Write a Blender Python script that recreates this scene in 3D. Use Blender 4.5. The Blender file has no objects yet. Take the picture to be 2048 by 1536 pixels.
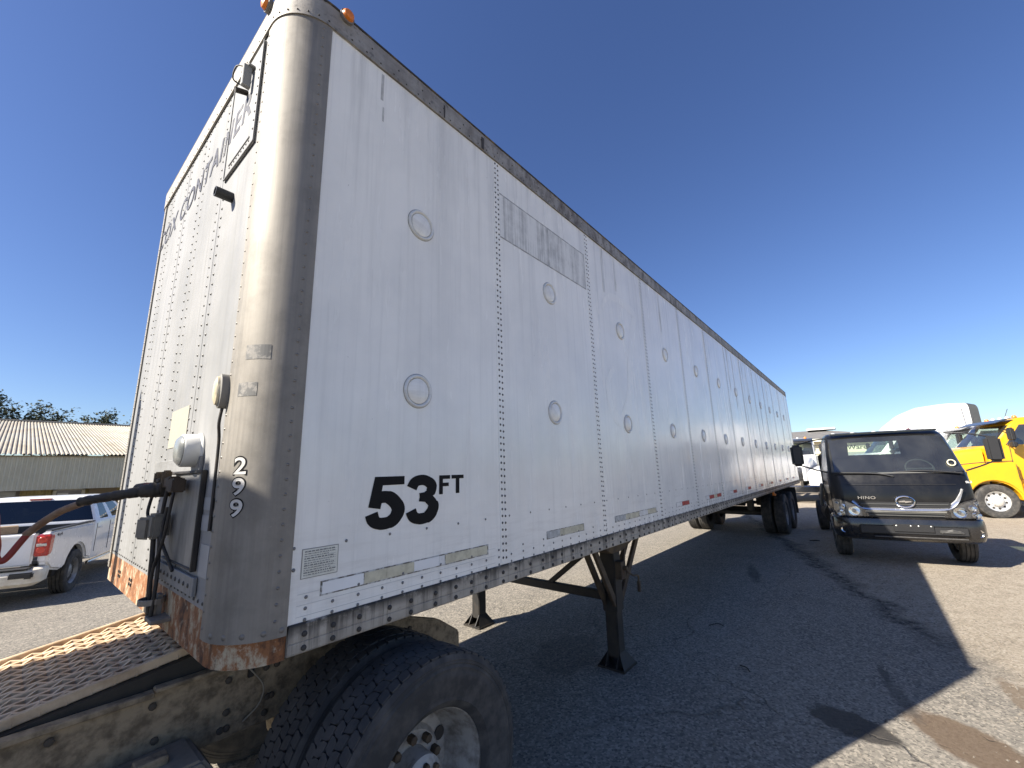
import bpy, bmesh, math, random
from math import sin, cos, pi, radians, sqrt, atan2, hypot
from mathutils import Matrix, Vector

random.seed(7)
S = bpy.context.scene
COL = S.collection

# ------------------------------------------------------------------ camera
CAM = Vector((-0.543, -1.731, 1.833))
YAW, PITCH, ROLL, FPX = radians(39.66), radians(11.82), radians(-1.60), 827.74
cd = bpy.data.cameras.new('camera'); cam = bpy.data.objects.new('camera', cd); COL.objects.link(cam)
cd.sensor_width = 36.0; cd.lens = FPX / 2048 * 36.0; cd.clip_start = 0.05; cd.clip_end = 3000
fw = Vector((cos(PITCH) * cos(YAW), cos(PITCH) * sin(YAW), sin(PITCH)))
rt0 = Vector((sin(YAW), -cos(YAW), 0)); up0 = rt0.cross(fw)
rt = cos(ROLL) * rt0 + sin(ROLL) * up0; up = -sin(ROLL) * rt0 + cos(ROLL) * up0
M = Matrix((rt, up, -fw)).transposed().to_4x4(); M.translation = CAM
cam.matrix_world = M
S.camera = cam

# ------------------------------------------------------------------ sky, sun, exposure
SUN = Vector((-4.93, 2.165, 4.15)).normalized()          # direction towards the sun
w = bpy.data.worlds.new('World'); S.world = w; w.use_nodes = True
nt = w.node_tree; bg = nt.nodes['Background']
sky = nt.nodes.new('ShaderNodeTexSky'); sky.sky_type = 'NISHITA'; sky.sun_disc = False
sky.sun_elevation = math.asin(SUN.z); sky.sun_rotation = atan2(SUN.x, SUN.y)
sky.altitude = 150; sky.air_density = 1.0; sky.dust_density = 0.5; sky.ozone_density = 5.0
hs = nt.nodes.new('ShaderNodeHueSaturation'); hs.inputs['Saturation'].default_value = 1.08; hs.inputs['Hue'].default_value = .512
nt.links.new(sky.outputs[0], hs.inputs['Color']); nt.links.new(hs.outputs[0], bg.inputs[0]); bg.inputs[1].default_value = 0.064
sd = bpy.data.lights.new('sun', 'SUN'); so = bpy.data.objects.new('sun', sd); COL.objects.link(so)
sd.energy = 5.0; sd.angle = radians(0.53); sd.color = (1.0, 0.93, 0.82)
so.rotation_euler = SUN.to_track_quat('Z', 'Y').to_euler()
vs = S.view_settings
vs.view_transform = 'Standard'; vs.look = 'None'; vs.exposure = 1.28; vs.gamma = 1.0; vs.use_curve_mapping = False
S.render.engine = 'CYCLES'; S.cycles.max_bounces = 8; S.cycles.transparent_max_bounces = 12
S.render.resolution_x = 1024; S.render.resolution_y = 768

# ------------------------------------------------------------------ helpers: nodes and materials
def lin(c):
    return tuple(((v / 12.92) if v <= .04045 else ((v + .055) / 1.055) ** 2.4) for v in c)

class NT:
    def __init__(s, name):
        s.m = bpy.data.materials.new(name); s.m.use_nodes = True
        s.t = s.m.node_tree; s.b = s.t.nodes['Principled BSDF']; s.o = s.t.nodes['Material Output']
        s._c = None; s._p = None
    def n(s, typ, **kw):
        x = s.t.nodes.new(typ)
        for k, v in kw.items(): setattr(x, k, v)
        return x
    def put(s, sock, v):
        if isinstance(v, bpy.types.NodeSocket): s.t.links.new(v, sock)
        elif isinstance(v, (tuple, list)) and len(v) == 3 and sock.type == 'RGBA': sock.default_value = (*v, 1)
        else: sock.default_value = v
    def obj(s):
        if s._c is None: s._c = s.n('ShaderNodeTexCoord').outputs['Object']
        return s._c
    def pos(s):
        if s._p is None: s._p = s.n('ShaderNodeNewGeometry').outputs['Position']
        return s._p
    def map(s, v, scale=(1, 1, 1), loc=(0, 0, 0), rot=(0, 0, 0)):
        x = s.n('ShaderNodeMapping'); s.put(x.inputs[0], v)
        x.inputs['Scale'].default_value = scale; x.inputs['Location'].default_value = loc; x.inputs['Rotation'].default_value = rot
        return x.outputs[0]
    def noise(s, v, scale, detail=4, rough=.55, dist=0):
        x = s.n('ShaderNodeTexNoise'); s.put(x.inputs['Vector'], v)
        x.inputs['Scale'].default_value = scale; x.inputs['Detail'].default_value = detail
        x.inputs['Roughness'].default_value = rough; x.inputs['Distortion'].default_value = dist
        return x.outputs['Fac']
    def vor(s, v, scale, feature='F1', out='Distance', rnd=1.0):
        x = s.n('ShaderNodeTexVoronoi', feature=feature); s.put(x.inputs['Vector'], v)
        x.inputs['Scale'].default_value = scale; x.inputs['Randomness'].default_value = rnd
        return x.outputs[out]
    def ramp(s, f, a, b, lo=0.0, hi=1.0):
        x = s.n('ShaderNodeMapRange'); x.clamp = True; s.put(x.inputs[0], f)
        x.inputs[1].default_value = a; x.inputs[2].default_value = b
        x.inputs[3].default_value = lo; x.inputs[4].default_value = hi
        return x.outputs[0]
    def math(s, op, a, b=0.0, c=0.0):
        x = s.n('ShaderNodeMath', operation=op); s.put(x.inputs[0], a); s.put(x.inputs[1], b); s.put(x.inputs[2], c)
        return x.outputs[0]
    def mix(s, f, a, b, mode='MIX'):
        x = s.n('ShaderNodeMix', data_type='RGBA', blend_type=mode)
        s.put(x.inputs[0], f); s.put(x.inputs[6], a); s.put(x.inputs[7], b)
        return x.outputs[2]
    def sep(s, v):
        x = s.n('ShaderNodeSeparateXYZ'); s.put(x.inputs[0], v); return x.outputs
    def bump(s, h, strength=.3, dist=.01, prev=None):
        x = s.n('ShaderNodeBump'); s.put(x.inputs['Height'], h)
        x.inputs['Strength'].default_value = strength; x.inputs['Distance'].default_value = dist
        if prev is not None: s.put(x.inputs['Normal'], prev)
        s.put(s.b.inputs['Normal'], x.outputs[0]); return x.outputs[0]
    def set(s, **kw):
        nm = dict(color='Base Color', rough='Roughness', metal='Metallic', spec='Specular IOR Level', coat='Coat Weight',
                  coatr='Coat Roughness', trans='Transmission Weight', ior='IOR', alpha='Alpha', emis='Emission Color', emis_s='Emission Strength')
        for k, v in kw.items(): s.put(s.b.inputs[nm[k]], v)
        return s

MATS = {}
def mat(name, color, rough=.5, metal=0.0, dirt=None, dscale=3.0, damt=.5, spec=.5, coat=0.0, bump=0.0, bscale=60, stretch=(1, 1, 1), lohi=(.42, .68)):
    if name in MATS: return MATS[name]
    N = NT(name); c = color
    v = N.map(N.obj(), stretch)
    if dirt is not None:
        f = N.ramp(N.noise(v, dscale, 7, .62), lohi[0], lohi[1], 0, damt)
        c = N.mix(f, color, dirt)
        N.set(rough=N.ramp(f, 0, 1, rough, min(1, rough + .3)))
    else:
        g = N.ramp(N.noise(v, 5, 4), .3, .7, .93, 1.05)
        x = N.n('ShaderNodeVectorMath', operation='SCALE'); x.inputs[0].default_value = color; N.put(x.inputs['Scale'], g)
        c = x.outputs[0]; N.set(rough=rough)
    N.set(color=c, metal=metal, spec=spec, coat=coat, coatr=.08)
    if bump: N.bump(N.noise(N.obj(), bscale, 3), bump, .004)
    MATS[name] = N.m
    return N.m

def glass_mat(name, tint, gloss=.12, rough=.02, dust_haze=0.0):
    N = NT(name)
    tr = N.n('ShaderNodeBsdfTransparent'); tr.inputs[0].default_value = (*tint, 1)
    gl = N.n('ShaderNodeBsdfGlossy'); gl.inputs[0].default_value = (1, 1, 1, 1); gl.inputs['Roughness'].default_value = rough
    fr = N.n('ShaderNodeFresnel'); fr.inputs[0].default_value = 1.5
    mx = N.n('ShaderNodeMixShader')
    N.put(mx.inputs[0], N.math('ADD', fr.outputs[0], gloss)); N.t.links.new(tr.outputs[0], mx.inputs[1]); N.t.links.new(gl.outputs[0], mx.inputs[2])
    if dust_haze:
        df = N.n('ShaderNodeBsdfDiffuse'); df.inputs[0].default_value = (.42, .43, .40, 1); m2 = N.n('ShaderNodeMixShader')  # pale diffuse layer for dust, also imitating the hazy reflection on the glass
        N.put(m2.inputs[0], N.ramp(N.noise(N.obj(), 3, 5), .3, .7, dust_haze * .6, dust_haze * 1.4)); N.t.links.new(mx.outputs[0], m2.inputs[1]); N.t.links.new(df.outputs[0], m2.inputs[2]); mx = m2
    N.t.links.new(mx.outputs[0], N.o.inputs[0]); MATS[name] = N.m
    return N.m

# ---- asphalt yard
def ground_mat():
    N = NT('asphalt_yard'); p = N.pos(); x, y, z = N.sep(p)
    big = N.noise(p, .35, 5, .6); mid = N.noise(p, 2.3, 6, .65)
    agg = N.vor(p, 62, out='Color'); aggv = N.sep(agg)[0]
    fine = N.noise(p, 190, 3, .7)
    c = N.mix(N.ramp(big, .35, .65), (.180, .164, .138), (.246, .224, .188))
    c = N.mix(N.ramp(mid, .35, .72, 0, .75), c, (.295, .266, .218))
    c = N.mix(N.ramp(aggv, .55, 1, 0, .75), c, (.48, .425, .345))
    c = N.mix(N.ramp(aggv, .30, 0, 0, .72), c, (.070, .064, .058))
    c = N.mix(N.ramp(fine, .5, .75, 0, .45), c, (.42, .365, .29))
    c = N.mix(N.ramp(fine, .48, .25, 0, .45), c, (.06, .055, .05))
    # edge where the asphalt gives way to packed dirt on the right
    wob = N.math('MULTIPLY', N.math('SUBTRACT', N.noise(p, 1.6, 5, .65), .5), .9)
    d = N.math('ADD', N.math('SUBTRACT', y, N.math('MULTIPLY_ADD', x, .345, -4.0)), wob)
    far = N.ramp(d, .12, -.22)
    dirtc = N.mix(N.ramp(N.noise(p, 4.5, 6, .7), .35, .7), (.262, .222, .168), (.375, .322, .250))
    dirtc = N.mix(N.ramp(aggv, .5, 1, 0, .55), dirtc, (.52, .46, .38))
    dirtc = N.mix(N.ramp(aggv, .25, 0, 0, .6), dirtc, (.13, .108, .082))
    c = N.mix(far, c, dirtc)
    band = N.math('MULTIPLY', N.ramp(N.math('ABSOLUTE', d), .26, .05), N.ramp(x, 5.0, 6.2))
    c = N.mix(N.math('MULTIPLY', band, N.ramp(N.noise(p, 9, 5, .7), .35, .6)), c, (.042, .036, .03))
    # oil and water stains
    def blob(cx, cy, rx, ry, rot, col, amt, c, ns=5, nd=.5, cutlo=.9, cuthi=1.12):
        m = N.map(p, (1, 1, 1), (0, 0, 0)); v = N.n('ShaderNodeVectorMath', operation='SUBTRACT'); N.put(v.inputs[0], m); v.inputs[1].default_value = (cx, cy, 0)
        r = N.n('ShaderNodeVectorRotate', rotation_type='Z_AXIS'); N.put(r.inputs['Vector'], v.outputs[0]); r.inputs['Angle'].default_value = -rot
        q = N.map(r.outputs[0], (1 / rx, 1 / ry, 0)); L = N.n('ShaderNodeVectorMath', operation='LENGTH'); N.put(L.inputs[0], q)
        f = N.math('ADD', L.outputs['Value'], N.math('MULTIPLY', N.math('SUBTRACT', N.noise(p, ns, 5, .6), .5), nd))
        f = N.math('MULTIPLY', N.ramp(f, cuthi, cutlo), amt)
        return N.mix(f, c, col), f
    c, w1 = blob(3.57, -1.38, .27, .16, radians(70), (.030, .026, .022), .88, c, 9, .75)
    c, w2 = blob(3.74, -1.99, .42, .22, radians(38), (.135, .090, .055), .85, c, 6, .8)
    c, w3 = blob(4.22, -1.66, .34, .055, radians(14), (.06, .052, .044), .6, c, 12, 1.7, .7, 1.2)
    c, w4 = blob(4.66, -1.57, .16, .035, radians(10), (.05, .042, .036), .8, c, 14, 1.6, .7, 1.2)
    c, w5 = blob(7.9, .02, .60, .10, radians(15), (.05, .044, .038), .6, c, 5, 1.5, .6, 1.2)
    c, w6 = blob(4.55, -2.45, .55, .10, radians(12), (.16, .115, .075), .7, c, 7, 1.4)
    c, w7 = blob(3.4, .9, .5, .3, radians(12), (.06, .055, .05), .35, c, 4, .9)
    c, w8 = blob(1.0, 6.2, 1.4, .5, radians(25), (.08, .072, .062), .4, c, 3, .9)
    # cracks
    dv = N.n('ShaderNodeVectorMath', operation='MULTIPLY_ADD')
    nz = N.n('ShaderNodeTexNoise'); N.put(nz.inputs['Vector'], p); nz.inputs['Scale'].default_value = 1.7; nz.inputs['Detail'].default_value = 5
    N.put(dv.inputs[0], nz.outputs['Color']); dv.inputs[1].default_value = (.7, .7, 0); N.put(dv.inputs[2], p)
    cr = N.vor(dv.outputs[0], .42, 'DISTANCE_TO_EDGE'); cr2 = N.vor(dv.outputs[0], 1.4, 'DISTANCE_TO_EDGE')
    crack = N.math('MAXIMUM', N.math('MULTIPLY', N.ramp(cr, .0042, .0012), N.ramp(big, .42, .55, 0, .8)), N.math('MULTIPLY', N.ramp(cr2, .0075, .0020), N.ramp(mid, .55, .62)))
    crack = N.math('MULTIPLY', crack, N.math('SUBTRACT', 1, far))
    c = N.mix(N.math('MULTIPLY', crack, .4), c, (.022, .02, .018))
    N.set(color=c, spec=.35)
    wet = N.math('MAXIMUM', w1, N.math('MAXIMUM', w3, w4))
    N.set(rough=N.ramp(wet, 0, .9, .93, .55))
    h = N.math('ADD', N.math('MULTIPLY', aggv, .6), N.math('MULTIPLY', fine, .8))
    h = N.math('SUBTRACT', h, N.math('MULTIPLY', crack, 1.5))
    b1 = N.bump(mid, .35, .03); N.bump(h, 1.0, .012, b1)
    return N.m

# ---- trailer paint (weathered white sheet aluminium)
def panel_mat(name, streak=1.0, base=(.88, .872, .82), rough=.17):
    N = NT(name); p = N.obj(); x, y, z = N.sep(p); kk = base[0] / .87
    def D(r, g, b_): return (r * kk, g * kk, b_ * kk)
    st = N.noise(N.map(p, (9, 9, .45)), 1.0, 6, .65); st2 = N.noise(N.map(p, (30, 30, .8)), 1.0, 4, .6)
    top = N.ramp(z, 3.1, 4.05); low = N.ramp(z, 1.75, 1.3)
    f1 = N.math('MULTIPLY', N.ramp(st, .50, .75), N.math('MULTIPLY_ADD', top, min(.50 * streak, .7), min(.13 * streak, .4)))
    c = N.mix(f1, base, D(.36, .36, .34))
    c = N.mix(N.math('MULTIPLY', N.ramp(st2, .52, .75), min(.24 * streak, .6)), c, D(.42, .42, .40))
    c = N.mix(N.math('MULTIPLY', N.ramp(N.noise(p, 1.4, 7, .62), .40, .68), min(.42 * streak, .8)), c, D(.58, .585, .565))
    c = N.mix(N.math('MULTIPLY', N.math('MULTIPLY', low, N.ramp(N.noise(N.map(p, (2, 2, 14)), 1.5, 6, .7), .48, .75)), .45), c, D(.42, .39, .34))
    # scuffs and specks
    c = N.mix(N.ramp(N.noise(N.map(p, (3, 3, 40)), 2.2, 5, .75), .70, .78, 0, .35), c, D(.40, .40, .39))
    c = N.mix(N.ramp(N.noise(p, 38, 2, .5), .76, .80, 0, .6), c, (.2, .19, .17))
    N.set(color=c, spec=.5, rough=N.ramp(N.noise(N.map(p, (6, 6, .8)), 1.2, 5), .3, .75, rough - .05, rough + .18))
    b = N.bump(N.noise(N.map(p, (1.5, 1.5, .9)), 1.6, 3), .28, .035)
    b = N.bump(N.noise(N.map(p, (11, 11, .7)), 1.0, 2), .08, .012, b)
    return N.m

def corner_mat():
    N = NT('weathered_aluminium'); p = N.obj(); x, y, z = N.sep(p)
    br = N.noise(N.map(p, (60, 60, 1.2)), 1.0, 5, .6)
    c = N.mix(N.ramp(br, .3, .72), (.215, .198, .172), (.300, .278, .242))
    c = N.mix(N.ramp(N.noise(p, 5, 6, .68), .45, .70, 0, .65), c, (.150, .137, .118))
    c = N.mix(N.ramp(N.noise(N.map(p, (4, 4, .5)), 1.5, 5), .5, .75, 0, .5), c, (.34, .31, .265))
    sc = N.noise(N.map(p, (25, 25, 90)), 1.3, 5, .8); c = N.mix(N.math('MULTIPLY', N.ramp(sc, .66, .72), N.ramp(z, 2.6, 1.4, .1, .75)), c, (.46, .43, .38))
    c = N.mix(N.ramp(N.noise(N.map(p, (8, 8, 30)), 1.6, 6, .8), .68, .74, 0, .7), c, (.16, .15, .135))
    N.set(color=c, metal=.35, rough=N.ramp(br, .3, .7, .58, .72))
    b = N.bump(br, .12, .002); N.bump(N.noise(p, 4, 3), .12, .02, b)
    return N.m

def rust_mat():
    N = NT('rusted_steel'); p = N.obj(); x, y, z = N.sep(p)
    a = N.noise(N.map(p, (3.2, 3.2, 2.0)), 2.2, 8, .74); b_ = N.noise(p, 22, 6, .7)
    c = N.mix(N.ramp(a, .42, .50), (.46, .39, .27), (.27, .115, .045))
    c = N.mix(N.ramp(a, .54, .62), c, (.070, .034, .020))
    c = N.mix(N.ramp(b_, .55, .68, 0, .85), c, (.54, .46, .33))
    c = N.mix(N.ramp(b_, .42, .30, 0, .7), c, (.05, .028, .018))
    run = N.noise(N.map(p, (24, 24, 1.4)), 1.2, 5); c = N.mix(N.ramp(run, .58, .70, 0, .75), c, (.11, .05, .025))
    N.set(color=c, rough=.8, metal=.1); N.bump(b_, .5, .004)
    return N.m

def rail_mat():
    N = NT('grimy_rail'); p = N.obj(); x, y, z = N.sep(p)
    c = N.mix(N.ramp(N.noise(p, 4, 6, .65), .35, .7), (.33, .30, .255), (.47, .435, .375))
    run = N.noise(N.map(p, (17, 17, .9)), 1.3, 6, .7)
    c = N.mix(N.math('MULTIPLY', N.ramp(run, .48, .60), N.ramp(z, 1.19, 1.29, .30, .95)), c, (.035, .032, .028))
    up = N.math('MULTIPLY', N.ramp(z, 1.245, 1.285), N.ramp(N.noise(N.map(p, (6, 6, 9)), 1.6, 7, .72), .38, .52))
    c = N.mix(N.math('MULTIPLY', up, .92), c, (.028, .025, .022))
    c = N.mix(N.ramp(N.noise(p, 45, 3), .6, .75, 0, .4), c, (.13, .11, .09))
    N.set(color=c, rough=.6, metal=.2); N.bump(N.noise(p, 60, 3), .15, .002)
    return N.m

def toprail_mat():
    N = NT('grimy_top_rail'); p = N.obj(); x, y, z = N.sep(p)
    c = N.mix(N.ramp(N.noise(N.map(p, (1.2, 1.2, 6)), 2, 6, .65), .35, .7), (.27, .25, .22), (.43, .40, .35))
    c = N.mix(N.math('MULTIPLY', N.ramp(N.noise(N.map(p, (7, 7, 3)), 1.5, 7, .75), .44, .62), N.ramp(x, .2, 2.2, .2, .85)), c, (.085, .06, .04))
    c = N.mix(N.ramp(N.noise(p, 30, 4), .6, .7, 0, .5), c, (.05, .045, .04))
    N.set(color=c, rough=.6, metal=.3); N.bump(N.noise(p, 18, 4), .3, .006)
    return N.m

def ghost_mat():
    N = NT('weathered_adhesive'); p = N.obj()
    s1 = N.noise(N.map(p, (13, 13, .35)), 1.0, 6, .8); s2 = N.noise(p, 9, 5, .7)
    f = N.ramp(N.math('ADD', N.math('MULTIPLY', s1, .75), N.math('MULTIPLY', s2, .25)), .45, .60, 0, .9)
    N.set(color=N.mix(f, (.74, .74, .71), (.33, .33, .315)), rough=.5)
    return N.m

GROUND = ground_mat()
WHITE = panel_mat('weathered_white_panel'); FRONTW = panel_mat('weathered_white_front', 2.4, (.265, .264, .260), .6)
ALU = corner_mat(); RUST = rust_mat(); RAIL = rail_mat(); TOPR = toprail_mat(); GHOST = ghost_mat()
RIVET = mat('dull_rivet', (.085, .082, .078), .5, .3)
RIVETD = mat('dark_bolt', (.045, .04, .035), .7)
BLACKP = mat('black_print', (.006, .006, .007), .55, dirt=(.02, .02, .02), dscale=20, damt=.3, spec=.15)
GREYP = mat('faded_grey_print', (.045, .045, .055), .5, dirt=(.16, .16, .17), dscale=14, damt=.8, lohi=(.52, .66))
WHITEP = mat('white_print', (.82, .82, .80), .5)
STEELK = mat('black_steel', (.022, .021, .020), .55, .2, dirt=(.085, .068, .05), dscale=6, damt=.6)
BROWNST = mat('rusty_dark_steel', (.060, .042, .028), .7, .1, dirt=(.17, .125, .075), dscale=8, damt=.9)
RUBBER = mat('tyre_rubber', (.038, .037, .036), .82, dirt=(.125, .114, .100), dscale=11, damt=.7, bump=.15, bscale=90)
TREAD = mat('tread_rubber', (.046, .045, .044), .78, dirt=(.10, .092, .082), dscale=9, damt=.7)
DUSTST = mat('dusty_frame_steel', (.38, .285, .175), .85, dirt=(.12, .088, .055), dscale=19, damt=.85, bump=.6, bscale=70, lohi=(.40, .64))
DUSTRIM = mat('dusty_rim', (.44, .415, .375), .6, .25, dirt=(.15, .13, .105), dscale=14, damt=.85, bump=.3)
GRATE = mat('sandy_grip_steel', (.64, .49, .325), .75, .05, dirt=(.36, .235, .135), dscale=9, damt=.75, bump=.3)
CHROME = mat('chrome', (.85, .85, .86), .10, 1.0)
ALURIM = mat('polished_aluminium', (.84, .84, .82), .28, .55, dirt=(.45, .43, .40), dscale=4, damt=.4)
DARKPL = mat('dark_plastic', (.020, .020, .021), .5)
MATTEK = mat('faded_black_paint', (.005, .005, .006), .30, dirt=(.011, .0105, .010), dscale=3.5, damt=.6, coat=.3, spec=.3)
GLOSSK = mat('gloss_black_paint', (.010, .010, .012), .2, coat=.8, dirt=(.03, .028, .025), dscale=4, damt=.4)
YELLOW = mat('school_yellow_paint', (.74, .385, .010), .3, coat=.6, dirt=(.64, .32, .010), dscale=2, damt=.5)
TRUCKW = mat('white_truck_paint', (.80, .80, .79), .28, coat=.6, dirt=(.62, .60, .56), dscale=2.5, damt=.4)
PICKW = mat('pickup_white_paint', (.80, .80, .80), .25, coat=.7, dirt=(.62, .58, .50), dscale=2.5, damt=.35)
DUSTW = mat('dusty_white_bumper', (.68, .65, .57), .5, dirt=(.40, .34, .26), dscale=5, damt=.7)
AMBER = mat('amber_lens', (.75, .22, .025), .25, dirt=(.45, .10, .01), dscale=18, damt=.6)
REDL = mat('red_lens', (.50, .02, .015), .18, dirt=(.22, .008, .008), dscale=14, damt=.7, coat=.8)
CREAM = mat('aged_reflector_cream', (.62, .58, .43), .45, dirt=(.36, .32, .22), dscale=16, damt=.7)
REDT = mat('reflector_red', (.42, .03, .025), .4, dirt=(.20, .02, .018), dscale=20, damt=.6)
WHT = mat('reflector_white', (.74, .74, .72), .4, dirt=(.5, .48, .44), dscale=16, damt=.6)
LENS = mat('clear_lens', (.62, .62, .58), .15, .3, coat=.9)
GREYLENS = mat('grey_lens', (.22, .23, .22), .22, dirt=(.36, .36, .34), dscale=10, damt=.6, coat=.5)
GLASSD = glass_mat('dark_glass', (.035, .045, .045), .03)
GLASSW = glass_mat('tinted_glass', (.62, .72, .66), .10, .02, .045)
INTER = mat('dark_interior', (.035, .037, .038), .8)
CREAMW = mat('cream_stucco', (.66, .60, .42), .9, dirt=(.52, .46, .32), dscale=1.2, damt=.5)
GREYROOF = mat('grey_shingle', (.13, .125, .12), .9, dirt=(.19, .18, .17), dscale=1.5, damt=.7)
ROOFM = mat('weathered_roof_sheet', (.40, .37, .30), .6, .1, dirt=(.27, .22, .165), dscale=.9, damt=.75, stretch=(1.5, .5, 1))
FASCIA = mat('taupe_wall_sheet', (.50, .475, .365), .7, dirt=(.39, .36, .275), dscale=1.3, damt=.6)
OLIVE = mat('olive_wall_sheet', (.30, .245, .10), .75, dirt=(.19, .15, .06), dscale=2, damt=.6)
GDOOR = mat('aluminium_shutter', (.36, .37, .35), .5, .2, dirt=(.24, .25, .235), dscale=3, damt=.7, stretch=(1, 1, 8))
WOOD = mat('raw_lumber', (.36, .26, .16), .8, dirt=(.20, .14, .09), dscale=8, damt=.6, stretch=(1, 6, 6))
BARK = mat('bark', (.075, .058, .042), .9)
LEAF = mat('mesquite_leaf', (.045, .060, .026), .8, dirt=(.075, .075, .040), dscale=1.2, damt=.8)
HOSEK = mat('black_hose', (.022, .020, .019), .6, dirt=(.10, .08, .055), dscale=20, damt=.5)
HOSEB = mat('weathered_hose', (.21, .125, .078), .75, dirt=(.32, .24, .16), dscale=22, damt=.8)
HOSER = mat('red_hose', (.30, .035, .028), .55, dirt=(.20, .06, .045), dscale=18, damt=.7)
BROWNFL = mat('brown_primer', (.105, .045, .030), .7, dirt=(.05, .03, .02), dscale=7, damt=.7)

# ------------------------------------------------------------------ helpers: mesh
class MB:
    def __init__(s): s.v = []; s.f = []
    def add(s, vs, fs):
        o = len(s.v); s.v += [tuple(v) for v in vs]; s.f += [tuple(i + o for i in f) for f in fs]; return s
    def box(s, c, d, rz=0.0, M=None):
        hx, hy, hz = d[0] / 2, d[1] / 2, d[2] / 2
        P = [Vector((a * hx, b * hy, e * hz)) for e in (-1, 1) for (a, b) in ((-1, -1), (1, -1), (1, 1), (-1, 1))]
        if rz: P = [Matrix.Rotation(rz, 3, 'Z') @ p for p in P]
        if M is not None: P = [M @ p for p in P]
        P = [p + Vector(c) for p in P]
        return s.add(P, [(0, 3, 2, 1), (4, 5, 6, 7), (0, 1, 5, 4), (1, 2, 6, 5), (2, 3, 7, 6), (3, 0, 4, 7)])
    def bar(s, a, b, wx, wz):
        a, b = Vector(a), Vector(b); d = b - a; L = d.length
        q = d.to_track_quat('X', 'Z').to_matrix()
        return s.box((a + b) / 2, (L, wx, wz), M=q)
    def prism(s, poly, axis, a, b):
        n = len(poly)
        def P(u, v, t): return {'y': (u, t, v), 'x': (t, u, v), 'z': (u, v, t)}[axis]
        vs = [P(u, v, a) for u, v in poly] + [P(u, v, b) for u, v in poly]
        fs = [tuple(range(n)), tuple(range(2 * n - 1, n - 1, -1))] + [((i + 1) % n, i, n + i, n + (i + 1) % n) for i in range(n)]
        return s.add(vs, fs)
    def tube(s, pts, r, n=8, cap=True):
        pts = [Vector(p) for p in pts]; m = len(pts); rs = r if isinstance(r, (list, tuple)) else [r] * m
        vs = []; prev = None
        for i, p in enumerate(pts):
            t = (pts[min(i + 1, m - 1)] - pts[max(i - 1, 0)]).normalized()
            if prev is None:
                u = t.orthogonal().normalized()
            else:
                u = (prev - t * prev.dot(t)).normalized()
            prev = u; v = t.cross(u)
            vs += [p + rs[i] * (cos(2 * pi * k / n) * u + sin(2 * pi * k / n) * v) for k in range(n)]
        fs = [(i * n + k, i * n + (k + 1) % n, (i + 1) * n + (k + 1) % n, (i + 1) * n + k) for i in range(m - 1) for k in range(n)]
        if cap: fs += [tuple(range(n - 1, -1, -1)), tuple((m - 1) * n + k for k in range(n))]
        return s.add(vs, fs)
    def lathe(s, prof, c=(0, 0, 0), axis='y', n=32, sign=1, caps=True):
        """prof: list of (radius, height along axis)"""
        c = Vector(c); vs = []
        for r, h in prof:
            for k in range(n):
                a = 2 * pi * k / n; p, q = r * cos(a), r * sin(a)
                vs.append(c + Vector({'y': (p, h * sign, q), 'x': (h * sign, p, q), 'z': (p, q, h * sign)}[axis]))
        m = len(prof)
        fs = [(i * n + k, i * n + (k + 1) % n, (i + 1) * n + (k + 1) % n, (i + 1) * n + k) for i in range(m - 1) for k in range(n)]
        if caps and prof[0][0] > 1e-4: fs.append(tuple(range(n - 1, -1, -1)))
        if caps and prof[-1][0] > 1e-4: fs.append(tuple((m - 1) * n + k for k in range(n)))
        return s.add(vs, fs)
    def dome(s, c, nrm, r, h, n=7):
        """rivet head"""
        nrm = Vector(nrm).normalized(); u = nrm.orthogonal().normalized(); v = nrm.cross(u); c = Vector(c)
        vs = [c + r * (cos(2 * pi * k / n) * u + sin(2 * pi * k / n) * v) for k in range(n)]
        vs += [c + nrm * h * .8 + .62 * r * (cos(2 * pi * k / n) * u + sin(2 * pi * k / n) * v) for k in range(n)] + [c + nrm * h]
        fs = [(k, (k + 1) % n, n + (k + 1) % n, n + k) for k in range(n)] + [(n + k, n + (k + 1) % n, 2 * n) for k in range(n)]
        return s.add(vs, fs)
    def mesh(s, name, bevel=0.0, seg=2, smooth=None):
        me = bpy.data.meshes.new(name); me.from_pydata(s.v, [], s.f)
        bm = bmesh.new(); bm.from_mesh(me)
        bmesh.ops.remove_doubles(bm, verts=bm.verts, dist=1e-5)
        bmesh.ops.recalc_face_normals(bm, faces=bm.faces)
        if bevel:
            es = [e for e in bm.edges if len(e.link_faces) == 2 and e.calc_face_angle(0) > .55]
            bmesh.ops.bevel(bm, geom=es, offset=bevel, segments=seg, affect='EDGES', clamp_overlap=True)
        if smooth is not None:
            for f in bm.faces: f.smooth = True
            for e in bm.edges:
                if len(e.link_faces) == 2 and e.calc_face_angle(0) > radians(smooth): e.smooth = False
        bm.to_mesh(me); bm.free(); return me
    def build(s, name, m, parent=None, bevel=0.0, seg=2, smooth=None, label=None, kind=None):
        me = s.mesh(name, bevel, seg, smooth); me.materials.append(m)
        return link(name, me, parent, label, kind)

def link(name, me, parent=None, label=None, kind=None):
    o = bpy.data.objects.new(name, me); COL.objects.link(o)
    if parent is not None:
        o.parent = parent
        if parent.get('world_parts'): o.matrix_parent_inverse = Matrix.Translation(-parent.location)
    if label: o['label'] = label
    if kind: o['kind'] = kind
    return o

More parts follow.
